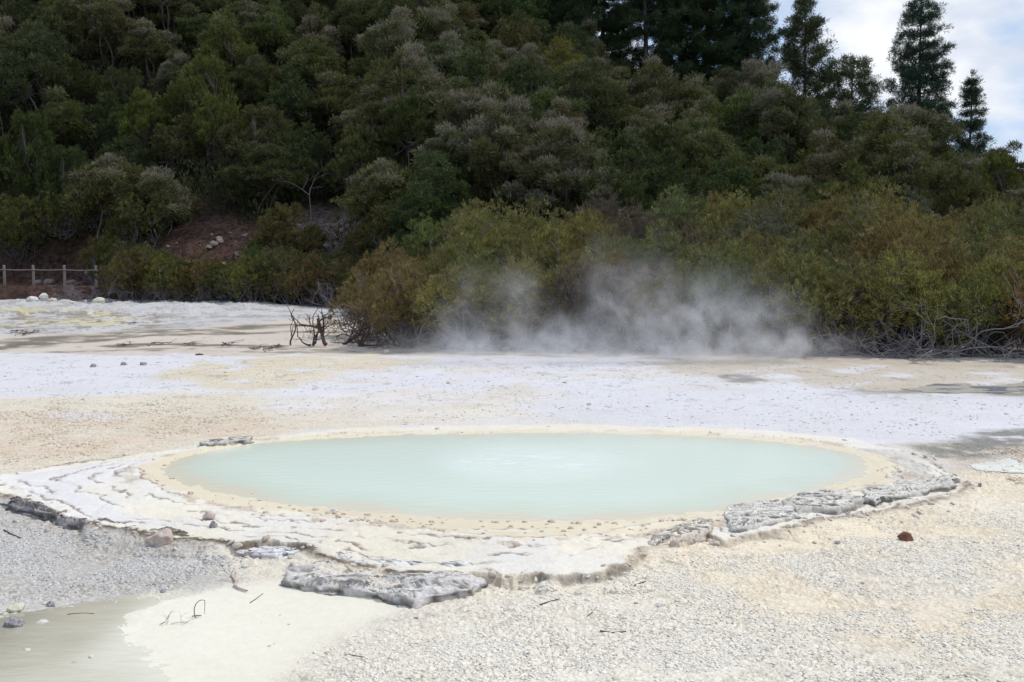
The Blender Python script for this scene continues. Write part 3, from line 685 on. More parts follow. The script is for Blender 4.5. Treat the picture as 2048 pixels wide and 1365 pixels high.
# hillside trees
SCAR = [(-20.2, 71.6, 2.9, 2.6), (-12.8, 73.4, 2.5, 3.0)]
PAL = {  # object colour, alpha = share of flowering sprigs
    'greyish-pink flowering': (.062, .070, .030, .46), 'silvery flowering': (.062, .074, .034, .54), 'dark green': (.038, .052, .020, .06),
    'olive green': (.060, .074, .024, .14), 'yellow-green': (.088, .108, .026, .02), 'russet-tipped': (.070, .066, .026, .30), 'brownish olive': (.062, .066, .027, .26)}
def hill_trees():
    y = 76.0; row = 0
    yy = []
    rows = [61.5, 65.5, 70, 75, 80, 85, 90, 95.5, 101, 106.5, 112]
    for ri, yb in enumerate(rows):
        half = .4663 * yb + 7; x = -half + rnd.uniform(0, 3)
        while x < half:
            yj = yb + rnd.uniform(-2.0, 2.0); b = float(np.interp(x, BX, BY))
            step = rnd.uniform(2.9, 4.0)
            if yj > b + .8 and not (yj < 76 and (340 < proj((x, yj, 2))[0] < 490 or 590 < proj((x, yj, 2))[0] < 715)) and not any(((x - a) / c) ** 2 + ((yj - d) / e) ** 2 < 1.0 for a, d, c, e in SCAR) and float(np.interp(x, RX, RZ)) > 1.1 and not (x > 42 and yj > 112):
                z = terr(x, yj); px, py = proj((x, yj, z + 3))
                s = rnd.uniform(.9, 1.28) * (.92 if yj < 70 else 1.0)
                t = (yj - b) / (RIDGE - b)
                if px > 1500 and yj > 98: s *= .72
                if px > 1850: s *= .85
                if x > 45: s *= .85
                low = t < (.38 if px < 900 else .12)
                fl = fbm(np.array([x]), np.array([yj]), .09, 2, 401)[0]
                if (low and rnd.random() < .72) or rnd.random() < .16:
                    i = rnd.randrange(4); cn = rnd.choice(['dark green', 'dark green', 'olive green', 'brownish olive'])
                    pro = darks[i]; h = 4.4; ml = (MB_, ML_S); parts = ('trunk', 'crown'); form = 'dense rounded'; s *= .95
                    nm = 'leafy_tree'
                else:
                    i = rnd.randrange(8); pro = scrubs[i]; h = SH[i]; ml = (MB_, ML_K); parts = ('trunk', 'crown'); form = rnd.choice(['feathery', 'flat-topped', 'tiered'])
                    nm = 'scrub_tree'
                    u = rnd.random()
                    if px > 1200: cn = 'greyish-pink flowering' if u < .20 else 'brownish olive' if u < .42 else 'russet-tipped' if u < .54 else 'olive green' if u < .80 else 'dark green'
                    elif fl > .5: cn = 'greyish-pink flowering' if u < .42 else 'silvery flowering' if u < .56 else 'olive green' if u < .78 else 'russet-tipped' if u < .86 else 'dark green'
                    else: cn = 'dark green' if u < .38 else 'olive green' if u < .64 else 'greyish-pink flowering' if u < .78 else 'silvery flowering' if u < .86 else 'yellow-green' if u < .91 else 'brownish olive'
                c = [v * m_ * rnd.uniform(1.0, 1.25) for v, m_ in zip(PAL[cn][:3], (1.10, 1.08, .92))] + [min(.9, PAL[cn][3] * rnd.uniform(.6, 1.0)) * (.35 if nm == 'leafy_tree' else 1)]
                sz = 'small' if s < .96 else 'tall' if s > 1.2 else ''
                plant(nm, pro, ml, parts, (x, yj, z - .1), rnd.uniform(0, 6.28), s, c, {'h': h, 'sz': sz, 'col': cn, 'form': form, 'kind': 'hill', 't': t, 'zs': rnd.uniform(.85, 1.3)}, 'tree', 'trees covering the hillside')
            x += step
hill_trees()

def undergrowth():
    rng = np.random.default_rng(77); n = 20000
    y = rng.uniform(58, 114, n); x = rng.uniform(-1, 1, n) * (.47 * y + 8); z = hill_z(x, y); b = np.interp(x, BX, BY)
    ok = (y > b + .6) & (z > .1)
    for a, d, c, e in SCAR: ok &= (((x - a) / (c * 1.15)) ** 2 + ((y - d) / e) ** 2 > 1)
    x, y, z = x[ok], y[ok], z[ok]; n = len(x)
    lv = Leaves(rng); Cn = np.stack([x, y, z + rng.uniform(.1, 1.9, n)], 1)
    lv.tufts(Cn, np.tile([0, -.3, 1.], (n, 1)), 13, .55, .30, .08, .2, rng.random(n) * .5, .5)
    o = obj('undergrowth', lv.mesh('undergrowth'), ML_S); o.color = (.048, .056, .022, .10)
    tag(o, 'dark undergrowth filling the gaps between the hillside trees', 'undergrowth', kind='stuff')
undergrowth()
# front thicket
BPAL = {'ochre-tipped': (.135, .125, .040, .22), 'olive brown': (.110, .112, .040, .14), 'yellowish green': (.122, .124, .040, .04), 'dark olive': (.080, .092, .030, .06), 'rusty brown': (.128, .108, .036, .28), 'greyish brown': (.095, .088, .052, .15)}
def edge_y(x):   # foot of the thicket
    px = [-9, -5.6, -2.5, 0, 5, 10, 20, 30, 45]; py = [36.5, 35.2, 34.6, 34.2, 33.6, 32.4, 31.2, 30.8, 30.5]
    return float(np.interp(x, px, py))
def thicket():
    for ri, dy in enumerate([1.2, 3.2, 5.6, 8.2, 11.2, 14.4, 17.8, 21.5, 25.2]):
        x = -12.0 + rnd.uniform(0, 1.5)
        while x < 40:
            yj = edge_y(x) + dy + rnd.uniform(-.7, .7)
            if x > -.160 * yj + .35 and abs(x) < .4663 * yj + 3.0 and yj < 60:
                left = sstep(np.array([x + .16 * yj]), 0.5, 9)[0]
                if not (dy > 9 and left < .12):
                    i = rnd.randrange(6); s = rnd.uniform(.82, 1.15) * (.80 + .22 * left) * (1.0 + .012 * dy)
                    u = rnd.random(); px = proj((x, yj, 1.5))[0]
                    if px < 900: cn = 'ochre-tipped' if u < .35 else 'rusty brown' if u < .55 else 'dark olive' if u < .8 else 'olive brown'
                    else: cn = 'ochre-tipped' if u < .25 else 'yellowish green' if u < .42 else 'olive brown' if u < .66 else 'rusty brown' if u < .76 else 'dark olive' if u < .9 else 'greyish brown'
                    c = [v * m_ * rnd.uniform(.9, 1.2) for v, m_ in zip(BPAL[cn][:3], (1.16, 1.12, 1.22))] + [BPAL[cn][3]]
                    sz = 'small' if s < .92 else 'tall' if s > 1.12 else ''
                    plant('shrub', bushes[i], (MTW, ML_S), ('stems', 'foliage'), (x, yj, terr(x, yj) - .03), rnd.uniform(0, 6.28), s, c,
                          {'h': BH[i], 'sz': sz, 'col': cn, 'form': rnd.choice(['feathery', 'twiggy', 'rounded']), 'kind': 'front', 'row': ri, 'zs': rnd.uniform(.92, 1.15)}, 'shrub', 'shrubs of the thicket behind the steam')
            x += rnd.uniform(1.6, 2.3) * (1 + .012 * dy)
thicket()
# shrubs along the left foot of the hill
def left_shrubs():
    spots = []
    for px in range(8, 230, 26): spots.append((px + rnd.uniform(-8, 8), 77.2 + rnd.uniform(-.5, 1.2), rnd.uniform(.8, 1.15)))
    for px in range(262, 760, 36): spots.append((px + rnd.uniform(-8, 8), 66.5 - (px - 200) / 600 * 6 + rnd.uniform(-.6, .6), rnd.uniform(.95, 1.2)))
    for px in range(268, 760, 44): spots.append((px + rnd.uniform(-10, 10), 69.0 - (px - 200) / 600 * 5 + rnd.uniform(-.6, .6), rnd.uniform(1.1, 1.35) if px < 340 else rnd.uniform(.9, 1.1)))
    for px in range(215, 330, 30): spots.append((px, 72.5 + rnd.uniform(-1, 1), rnd.uniform(1.1, 1.4)))
    for px in (525, 555, 745, 775): spots.append((px, 70.5 + rnd.uniform(-1, 1), rnd.uniform(1.1, 1.4)))
    for px in (530, 590, 650, 700, 750, 790): spots.append((px, 66 + rnd.uniform(-1, 1), rnd.uniform(1.0, 1.25)))
    for px, y, s in spots:
        x = (px - 1024) / F * y * 1.0; i = rnd.randrange(6)
        if 340 < px < 720 and y > 67.5: continue
        if 340 < px < 500: s *= .86
        cn = rnd.choice(['dark olive', 'dark olive', 'olive brown', 'ochre-tipped', 'yellowish green'])
        c = [v * rnd.uniform(.65, .95) for v in BPAL[cn][:3]] + [BPAL[cn][3] * .6]
        plant('shrub', bushes[i], (MTW, ML_S), ('stems', 'foliage'), (x, y, terr(x, y) - .05), rnd.uniform(0, 6.28), s, c,
              {'h': BH[i], 'sz': '', 'col': cn, 'form': rnd.choice(['feathery', 'twiggy', 'rounded']), 'kind': 'left', 'row': int(y)}, 'shrub', 'shrubs along the foot of the hill')
left_shrubs()

# pines
def pine(px, py_base, y, H, prof, seed, color, label, **kw):
    x, _, _ = AT(px, py_base, y); z = terr(x, y) - .3
    zb = AT(px, py_base, y)[2]
    p = proto_pine(seed, H + (zb - z), prof, **kw)
    r = plant('pine_tree', p, (MB_, ML_P), ('trunk', 'crown'), (x, y, z), 0, 1, color, {'h': H, 'kind': 'pine'}, 'tree', 'pines along the ridge')
    tag(r, label, None)
DKP = (.032, .058, .024, .0); BLP = (.034, .068, .042, .0); BRP = (.045, .075, .022, .0)
pine(1838, 275, 112, 15.0, [(0, 2.4), (.12, 3.6), (.3, 4.2), (.38, 4.0), (.45, 2.8), (.6, 3.0), (.75, 2.1), (.9, 1.3), (1, .3)], 501, BLP, 'tallest free-standing conical dark pine against the sky at right', nwh=27, per=(6, 8), needles=58, sub=8, tuft=.32, gap=.03)
pine(1938, 300, 114, 7.6, [(0, 1.9), (.2, 2.4), (.5, 1.8), (.8, .9), (1, .2)], 502, (.036, .062, .03, 0), 'small narrow pine at the far right of the ridge', nwh=18, per=(6, 8), tuft=.28, needles=58, sub=8)
pine(1702, 220, 112, 4.9, [(0, 1.4), (.3, 2.4), (.6, 2.9), (.85, 2.1), (1, .6)], 503, (.05, .068, .024, 0), 'low umbrella-shaped pine between the slender and tallest pines', nwh=11, per=(6, 8), needles=58, up=.45, sub=8)
pine(1605, 210, 112, 10.4, [(0, 2.0), (.3, 2.8), (.55, 2.7), (.62, 2.9), (.8, 1.6), (.92, .8), (1, .3)], 504, (.045, .062, .024, 0), 'slender open-crowned pine with a leaning tip', nwh=20, gap=.06, per=(6, 8), needles=58, up=.5, sub=8)
pine(1490, 190, 114, 13, [(0, 2.8), (.3, 3.3), (.6, 2.9), (.8, 2.4), (1, .8)], 505, DKP, 'dark pine at the right end of the big pine clump', nwh=24, per=(6, 9), needles=58, gap=.10)
pine(1410, 185, 116, 18, [(0, 4.2), (.3, 5.4), (.6, 5.2), (1, 2.0)], 506, DKP, 'very dark wide pine running out of frame, second in the clump', nwh=26, per=(6, 9), needles=60, sub=9, gap=.10)
pine(1288, 165, 114, 18, [(0, 3.4), (.25, 5.4), (.5, 5.6), (1, 2.5)], 507, (.03, .052, .022, 0), 'big dark pine with visible trunk and sky showing through its limbs', nwh=17, gap=.15, per=(5, 7), needles=70, up=.3, sub=8)
pine(1358, 180, 119, 17, [(0, 4.2), (.3, 5.4), (.6, 5.2), (1, 2.0)], 508, DKP, 'dark pine hidden deep inside the big clump', nwh=24, per=(6, 9), needles=60, sub=9, gap=.10)
pine(1130, 165, 113, 12, [(0, 2.8), (.3, 3.5), (.6, 3.1), (1, .8)], 509, (.034, .062, .026, 0), 'mid green pine left of the dark pine clump', nwh=26, per=(6, 9), needles=80)
pine(985, 135, 111, 9.5, [(0, 3.0), (.4, 3.9), (.7, 3.4), (1, 1.2)], 510, BRP, 'bright green bushy pine high above the hillside centre', nwh=20, per=(7, 10), needles=85, sub=10)
pine(890, 110, 112, 10, [(0, 3.0), (.4, 3.8), (.7, 3.4), (1, 1.2)], 511, BRP, 'bright green bushy pine, second from the left on the ridge', nwh=20, per=(7, 10), needles=85, sub=10)
pine(790, 110, 114, 11, [(0, 2.8), (.4, 3.6), (.7, 3.2), (1, 1.0)], 512, (.034, .062, .02, 0), 'leftmost green pine visible on the ridge', nwh=22, per=(6, 9), needles=80, sub=10)
pine(1050, 80, 118, 12, [(0, 3.6), (.4, 4.4), (.7, 4.0), (1, 1.4)], 513, DKP, 'dark pine at the frame\'s top between two green pines', nwh=20, per=(6, 9), needles=80, sub=10)
pine(1205, 130, 118, 14, [(0, 3.6), (.4, 4.2), (.7, 3.6), (1, 1.4)], 514, DKP, 'dark pine just left of the visible pine trunk', nwh=20, per=(6, 9), needles=80, sub=10)

# ------------------------------------------------------------------ dead wood
def dead(name, loc, seed, length, n=3, m=MDW, spread=.8, up=.5, depth=3, rad=.03, label='', cat='dead branch', group=None, rz=0, lean=None, twigs=3, gnarl=.22):
    rng = np.random.default_rng(seed); g = Geo()
    def grow(p, d, l, r, lev):
        k = 6; pts = [p]; dd = d.copy()
        for _ in range(k):
            dd = nrm(dd + rng.normal(0, gnarl, 3)); pts.append(pts[-1] + dd * l / k)
        pts = np.array(pts); pts[:, 2] = np.maximum(pts[:, 2], .0 + r); g.tube(pts, np.linspace(r, r * .45, k + 1), 5 if r > .012 else 4)
        if lev < depth:
            for q in range(rng.integers(2, twigs + 1)):
                j = rng.integers(2, k + 1); nd = nrm(dd + rng.normal(0, spread, 3) + [0, 0, up * .3]); grow(pts[j], nd, l * rng.uniform(.45, .75), r * .55, lev + 1)
    for i in range(n):
        a = rng.random() * 6.28; d = nrm(np.array([math.cos(a), math.sin(a) * .6, up * rng.uniform(.4, 1.6)]) if lean is None else np.array(lean) + rng.normal(0, .15, 3))
        grow(np.array([rng.normal(0, .05), rng.normal(0, .05), 0.]), d, length * rng.uniform(.7, 1.1), rad, 0)
    o = obj(name, g.mesh(name), m, loc=loc, rz=rz); tag(o, label, cat, group); return o
def gl(px, py):
    x, y, z = S(px, py); return (x, y, z)
dead('dead_sapling', gl(582, 692), 601, .95, 1, MDB, .7, 1, 1, .035, 'thin dark dead sapling standing alone on the pale flat', 'dead tree', lean=(-.1, 0, 1), twigs=3)
dead('dead_stump', gl(652, 695), 602, .95, 1, MDB, .8, .8, 3, .075, 'leaning reddish-brown dead stump with wiry twigs beside the thicket', 'dead tree', lean=(-.42, 0, 1), twigs=4, gnarl=.14)
G1 = 'dead branches lying along the foot of the thicket'
k = 0
for px, py, ln, m_, lb in [(625, 693, .9, MDB, 'dark fallen branch lying between the sapling and stump'), (690, 690, 1.2, MDB, 'dark tangle of fallen branches just right of the stump'),
        (720, 694, 1.1, MDB, 'dark brushwood at the thicket\'s left foot'), (760, 688, 1.3, MDW, 'long grey fallen limb under the left shrubs'), (800, 694, 1.0, MDB, 'dark brushwood where the steam begins'),
        (880, 695, 1.1, MDW, 'pale forked dead branch at the left end of the steam'), (905, 640, 1.2, MDW, 'pale dead branch reaching up in front of the left shrubs'), (985, 694, .8, MDW, 'small pale dead branch in the left steam'),
        (1035, 690, 1.7, MDW, 'tall whitish dead branch rising from the steam'), (1075, 692, 1.2, MDW, 'whitish gnarled dead branches in the steam centre'), (1105, 696, 1.0, MDW, 'pale curved dead branch right of the tall one'),
        (1180, 700, .8, MDW, 'low grey dead branch in the gap of the steam'), (1270, 700, .9, MDW, 'faint pale dead branch behind the thick steam'), (1620, 712, .9, MDW, 'grey dead twigs at the right end of the steam'),
        (1690, 712, 1.1, MTW, 'grey dead twigs below the rusty shrub'), (1760, 716, 1.1, MTW, 'mauve-grey brushwood left of the big driftwood'), (1830, 716, 1.0, MTW, 'small grey brushwood beside the big driftwood'),
        (1890, 716, 1.5, MDW, 'big bleached driftwood tangle at the right shore'), (1935, 714, 1.8, MDW, 'tallest bleached dead branches at the right shore'), (1985, 716, 1.5, MDW, 'bleached dead branches left of the frame edge'), (2040, 716, 1.5, MDW, 'bleached dead branches cut by the right frame edge')]:
    k += 1; dead('dead_branch', gl(px, py), 610 + k, ln * 1.15, 5 if px > 1600 or px < 850 else 3, m_, .85, .55, 3, .026 if m_ is not MDB else .035, lb, 'dead branch', G1)
dead('dead_shrub', AT(1385, 560, 38)[:2] + (terr(*AT(1385, 560, 38)[:2]) + .9,), 650, 1.2, 9, MTW, .5, 1.6, 3, .018, 'leafless grey shrub poking from the thicket above the steam', 'dead shrub', twigs=4)
dead('dead_shrub', AT(1740, 590, 34)[:2] + (terr(*AT(1740, 590, 34)[:2]) + .7,), 651, .9, 7, MTW, .5, 1.3, 3, .014, 'leafless grey twigs above the rusty shrub at right', 'dead shrub', twigs=4)
dead('dead_shrub', AT(655, 600, 60)[:2] + (terr(*AT(655, 600, 60)[:2]),), 652, 1.1, 12, MTW, .5, 1.2, 3, .02, 'leafless mauve-grey shrub at the far left of the thicket', 'dead shrub', twigs=4)
for i, (px, y, lb) in enumerate([(40, 66.6, 'dark grey brushwood heap at the left frame edge below the fence'), (75, 66.4, 'dark grey brushwood heap below the second fence post'), (105, 66.6, 'dark grey brushwood heap between second and third posts'), (140, 66.4, 'dark grey brushwood heap below the third fence post'), (172, 66.0, 'grey brushwood heap beside the big shrub')]):
    x = (px - 1024) / F * y; dead('brushwood', (x, y, terr(x, y) - .05), 660 + i, 1.1, 12, MTW if i > 2 else MDB, .8, .45, 3, .022, lb, 'brushwood', 'brushwood heaps below the fence', twigs=4)
# trunks of bare trees on the hill face
for i, (px, y, H, lb) in enumerate([(620, 72, 5.5, 'pale bare-trunked tree standing on the pinkish bank'), (22, 82, 5, 'thin pale dead trunk high above the fence'), (165, 84, 4.5, 'leaning bare trunk in the dark hollow at left')]):
    x = (px - 1024) / F * y; dead('bare_tree', (x, y, terr(x, y)), 680 + i, H * .8, 1, MB_, .6, .9, 3, .05, lb, 'tree', lean=(.05, 0, 1), gnarl=.1)

# ------------------------------------------------------------------ rail fence
def fence():
    P = [AT(10, 586, 70), AT(68, 589, 69.6), AT(130, 588, 69.3), AT(193, 587, 69)]; P = [AT(-60, 584, 70.6)] + P + [AT(262, 590, 68.8)]
    r = empty('rail_fence', P[1]); tag(r, 'grey wooden post and rail fence beside the reddish path', 'fence')
    top = []
    for i, p in enumerate(P):
        zt = terr(p[0], p[1]); h = 1.32
        rng = np.random.default_rng(i); w = .065
        V = []; Fc = []
        for zz, ww in ((zt - .4, w), (zt + h - .05, w), (zt + h, w * .7)):
            for a, b in ((-1, -1), (1, -1), (1, 1), (-1, 1)): V.append((p[0] + a * ww, p[1] + b * ww, zz))
        for k in (0, 4):
            for j in range(4): Fc.append((k + j, k + (j + 1) % 4, k + 4 + (j + 1) % 4, k + 4 + j))
        Fc.append((8, 9, 10, 11))
        V = np.array(V) - np.array(P[1])
        obj('post', make_mesh('post', V, Fc), MFE, r); top.append(np.array([p[0], p[1] - .12, zt + h - .30]))
    for a, b in zip(top[:-1], top[1:]):
        g = Geo(); a2 = a - np.array(P[1]); b2 = b - np.array(P[1]); m = (a2 + b2) / 2 - [0, 0, .03]
        g.tube(np.stack([a2, m, b2]), [.04, .038, .04], 6); obj('rail', g.mesh('rail'), MFE, r)
fence()

# ------------------------------------------------------------------ rocks
_ico = {}
def ico(sub):
    if sub in _ico: return _ico[sub]
    import bmesh
    bm = bmesh.new(); bmesh.ops.create_icosphere(bm, subdivisions=sub, radius=1); V = np.array([v.co[:] for v in bm.verts]); Fc = np.array([[v.index for v in f.verts] for f in bm.faces]); bm.free()
    _ico[sub] = (V, Fc); return _ico[sub]
def n3(V, s, sd_): return fbm(V[:, 0] * s + V[:, 2] * s * .7 + sd_, V[:, 1] * s - V[:, 2] * s * .6 + sd_ * 2, 1, 3, sd_) - .5
def rock_mesh(seed, dims, sub=4, ang=.28):
    rng = np.random.default_rng(seed); V, Fc = ico(sub); V = V.copy()
    for _ in range(9):    # flat broken faces
        n = nrm(rng.normal(0, 1, 3)); d = rng.uniform(.55, .9); h = V @ n - d; V = V - np.clip(h, 0, 9)[:, None] * n * .9
    V *= (1 + ang * n3(V, 1.7, seed) * 2 + .10 * n3(V, 6, seed + 3))[:, None]
    V = V * np.array(dims) * .5; V[:, 2] -= V[:, 2].min() * .72 if True else 0
    return make_mesh('rock', V, Fc, smooth=False)
def rock(px, py, w, h, mat_, label, group=None, dep=None, name='stone', rz=None, seed=None, sub=4, cat='stone'):
    """px,py: where it meets the ground; w,h: size seen (px)"""
    x, y, z = S(px, py) if py > 640 else (lambda a: (a[0], a[1], terr(a[0], a[1])))(G(px, py, .2)); k = math.hypot(x, y) / F
    seed = seed or int(px * 7 + py); ww = w * k; hh = h * k * 1.15
    o = obj(name, rock_mesh(seed, (ww, dep or ww * .8, hh), sub), mat_, loc=(x, y + ww * .25, z - hh * .18)); o.rotation_euler[2] = rz if rz is not None else random.Random(seed).uniform(-.5, .5)
    tag(o, label, cat, group); return o
GS = 'loose stones lying on the sinter plain'
for a in [(1815, 1083, 36, 19, MRB, 'reddish-brown rounded stone lying on the right crust'), (318, 1094, 56, 34, MRP, 'elongated pale pinkish stone leaning against the left ledge'),
          (417, 1042, 26, 20, MRP, 'pinkish rounded stone on the terrace, upper of a pair'), (425, 1056, 18, 15, MRG, 'grey stone on the terrace, lower of a pair'),
          (29, 1224, 34, 16, MRY, 'pale pitted stone at the shallow water\'s left rim'), (24, 1258, 38, 24, MRG, 'dark crusted lump at the left frame edge'), (80, 1249, 22, 9, MRW, 'flat pale stone lying in shallow water'),
          (54, 1304, 20, 6, MRW, 'white flat chip lying in the shallow water'), (181, 1320, 13, 12, MRW, 'small upright stone lying in the shallow water'), (150, 1330, 24, 7, MRP, 'flat reddish stone at the bottom left in water'),
          (325, 1186, 13, 8, MRG, 'small dark stone on grey gravel left of the driftwood'), (100, 1214, 17, 13, MRG, 'small dark jagged stone above the shallow water'), (46, 1262, 7, 4, MRP, 'tiny stone right of the dark crusted lump'),
          (94, 1066, 15, 10, MRP, 'small pinkish stone below the left ledge'), (28, 1046, 9, 6, MRG, 'tiny grey stone below the left ledge end'),
          (186, 735, 14, 8, MRG, 'leftmost of the three grey stones on the white flat'), (245, 731, 14, 10, MRG, 'middle of the three grey stones on the white flat'), (286, 731, 15, 9, MRG, 'rightmost of the three grey stones on the white flat'),
          (302, 811, 19, 8, MRY, 'tan stone on the tan crust left of centre'), (896, 768, 10, 5, MRP, 'small pinkish stone on the white flat, centre left'), (1130, 767, 9, 4, MRG, 'small dark stone on the white flat, centre'), (1178, 810, 10, 4, MRG, 'dark stone on the white flat above the pool'),
          (774, 708, 13, 12, MRP, 'brown and white stone on the stream bank'), (398, 711, 15, 5, MDB, 'dark wood lump on the pale far bank'), (960, 698, 19, 13, MRW, 'round pale boulder within the left steam'), (1014, 699, 24, 10, MRW, 'low pale boulder among the whitish branches'),
          (668, 1025, 17, 10, MRW, 'pale stone at the pool\'s near left shore'), (380, 1000 - 12, 12, 5, MRP, 'small stone at the pool\'s left tip, lower one'), (1103, 1045, 16, 6, MRP, 'reddish stone on the near shore, centre'), (1350, 1094, 22, 18, MRP, 'pinkish block in front of the middle ledge'),
          (655, 1308, 17, 5, MRP, 'flat reddish stone at the bottom left of centre'), (833, 1238, 11, 5, MRG, 'small dark stone below the dark outcrop'), (1322, 1214, 24, 8, MRW, 'flat whitish slab on the near crust'), (1225, 1188, 13, 7, MRW, 'small white stone on the near cream flat'), (1175, 1203, 12, 6, MRW, 'small pale stone left of the flat white slab'),
          (1273, 1208, 10, 4, MRG, 'tiny dark stone beside the flat slab'), (1470, 1083, 18, 9, MRW, 'white stone in front of the large grey slab'), (1560, 1079, 14, 7, MRW, 'white stone right of the large slab\'s foot'), (1676, 1089, 12, 8, MRG, 'small dark stone on the wet cream patch'), (1727, 1168, 10, 5, MRP, 'tiny brown stone on the right gravel'),
          (1675, 1262, 10, 8, MRW, 'small white stone on the lower right gravel'), (1960, 975, 9, 10, MRG, 'small upright stone beyond the right ledge'), (1630, 1088, 10, 6, MRP, 'small pinkish stone on the wet cream patch'), (490, 1136, 18, 7, MRW, 'pale stone left of the dark outcrop'), (430, 1115, 11, 6, MRW, 'small white stone below the left ledge'), (305, 1130, 12, 5, MRW, 'small white chip on the grey gravel'), (875, 880, 10, 4, MRP, 'small stone on the pool\'s far shore'), (1692, 882, 14, 4, MRW, 'white flat chip beyond the pool at right')]:
    rock(*a[:5], a[5], GS)
GB = 'boulders on the far left bank'
for a in [(62, 603, 22, 13, MRW, 'white boulder on the far bank, leftmost of a row'), (85, 601, 17, 16, MRW, 'taller white boulder topped by a small stone on the bank'), (102, 603, 20, 9, MRP, 'pinkish boulder on the far bank below the fence'), (44, 605, 13, 6, MRW, 'small white boulder at the row\'s left'), (195, 612, 30, 13, MRY, 'yellowish mound at the big shrub\'s left foot'), (143, 606, 12, 5, MRW, 'small white stone below the brushwood')]:
    rock(*a[:5], a[5], GB, name='boulder', cat='boulder')
# little dark log and blue-white lump on the far bank
# pebbles on the shore
rp = random.Random(21)
GPB = 'small brown crumbs along the pool shore'
def pebbles():
    protos = [rock_mesh(900 + i, (1, .8, .30 + .07 * i), 2, .5) for i in range(5)]
    spots = []
    P = SHORE
    for _ in range(95):
        px = rp.uniform(500, 1440); t = (px - 500) / 940
        py = np.interp(px, [500, 650, 850, 1000, 1150, 1300, 1440], [1012, 1020, 1034, 1044, 1044, 1042, 1030]) + abs(rp.gauss(0, 14)); spots.append((px, py, rp.uniform(5, 15)))
    for px, py in [(350, 918), (345, 935), (325, 938), (330, 932), (342, 958), (395, 967), (470, 973), (445, 975), (460, 985), (505, 990), (535, 1000), (520, 1002), (580, 1012), (380, 990), (350, 958), (1602, 991), (1757, 942), (1750, 967)]: spots.append((px, py, rp.uniform(6, 11)))
    for i, (px, py, w) in enumerate(spots):
        x, y, z = S(px, py); k = math.hypot(x, y) / F * w
        o = obj('pebble', protos[i % 5], MPB, loc=(x, y, z - .003)); o.scale = (k, k, k); o.rotation_euler[2] = rp.uniform(0, 6)
        side = 'left' if px < 480 else 'right' if px > 1440 else 'near'
        if side == 'near':
            z_ = ('left end', 'left part', 'middle', 'right part', 'right end')[min(4, int((px - 480) / 192))]
            lab = f'brown crumb on the near pool shore, {z_}'
        else: lab = f'brown crumb at the pool\'s {side} shore'
        tag(o, lab, 'pebble', GPB)
    GP2 = 'small stones strewn on the plain'
    for i in range(70):
        px = rp.uniform(10, 2040); py = rp.choice([rp.uniform(725, 850), rp.uniform(1180, 1350), rp.uniform(780, 900)])
        x, y, z = S(px, py)
        if sdpoly(np.array([x]), np.array([y]), POOL)[0] < .4: continue
        w = rp.uniform(5, 10); k = math.hypot(x, y) / F * w
        o = obj('pebble', protos[i % 5], rp.choice([MRG, MRP, MRW]), loc=(x, y, z - .003)); o.scale = (k, k, k * .8); o.rotation_euler[2] = rp.uniform(0, 6)
        zone = ('white flat behind the pool' if py < 860 and px > 480 else 'tan flat left of the pool' if py < 960 else 'cream mud at bottom left' if px < 620 else 'gravel at bottom centre' if px < 1300 else 'gravel at bottom right')
        hz = ('left' if (px % 480) < 240 else 'right')
        tag(o, f'tiny loose stone on the {zone}', 'pebble', GP2)
pebbles()
# gravel: far too many to count
def gravel(name, regions, count, size, mat_, seed, label):
    rng = np.random.default_rng(seed); V0, F0 = ico(1); pts = []
    xs = []; 
    tot = sum(r[1] for r in regions)
    for poly, wgt, z0, nz in regions:
        n = int(count * wgt / tot); P = smooth_poly(GP(poly, z0)); lo = P.min(0); hi = P.max(0); got = 0; acc = []
        while got < n:
            q = rng.uniform(lo, hi, (n * 3, 2)); d = sdpoly(q[:, 0], q[:, 1], P); dens = fbm(q[:, 0], q[:, 1], 1.6, 3, nz)
            # thin out towards the far side so that near chips dominate
            keep = (d < 0) & (rng.random(len(q)) < sstep(-d, 0, .9)) & (rng.random(len(q)) < sstep(dens, .32, .62)) & (sdpoly(q[:, 0], q[:, 1], OUTER) > .05) & (rng.random(len(q)) < np.clip((9.5 / q[:, 1]) ** 1.0, 0, 1))
            acc.append(q[keep]); got += int(keep.sum())
        xs.append(np.concatenate(acc)[:n])
    q = np.concatenate(xs); n = len(q); z = ground_z(q[:, 0], q[:, 1])
    s = size * np.clip(np.exp(rng.normal(0, .5, n)), .3, 3.2); a = rng.random(n) * 6.28
    J = V0[None] * (1 + rng.normal(0, .2, (n, len(V0), 1))); J = J * (s[:, None] * np.stack([np.ones(n), rng.uniform(.55, .95, n), rng.uniform(.18, .38, n)], 1))[:, None, :]
    x = J[..., 0] * np.cos(a)[:, None] - J[..., 1] * np.sin(a)[:, None]; y = J[..., 0] * np.sin(a)[:, None] + J[..., 1] * np.cos(a)[:, None]
    ti = rng.normal(0, .25, n)[:, None]; zz = J[..., 2] + x * ti
    V = np.stack([x + q[:, 0:1], y + q[:, 1:2], zz + z[:, None] + s[:, None] * .02], -1).reshape(-1, 3)
    Fc = (F0[None] + (np.arange(n) * len(V0))[:, None, None]).reshape(-1, 3)
    var = np.repeat(rng.random(n), len(V0))
    o = obj(name, make_mesh(name, V, Fc, attrs={'var': var}), mat_); tag(o, label, 'gravel', kind='stuff'); return o
def gravel_mat(name, c1, c2):
    m, nt = mat(name); va = attr(nt, 'var'); n = noise(nt, 40, 3, .5, geo_pos(nt))
    return finish(m, nt, pr(nt, MIX(nt, M_(nt, 'MULTIPLY_ADD', n, .4, M_(nt, 'MULTIPLY', va.outputs['Fac'], .7)), c1, c2), .9, .12))
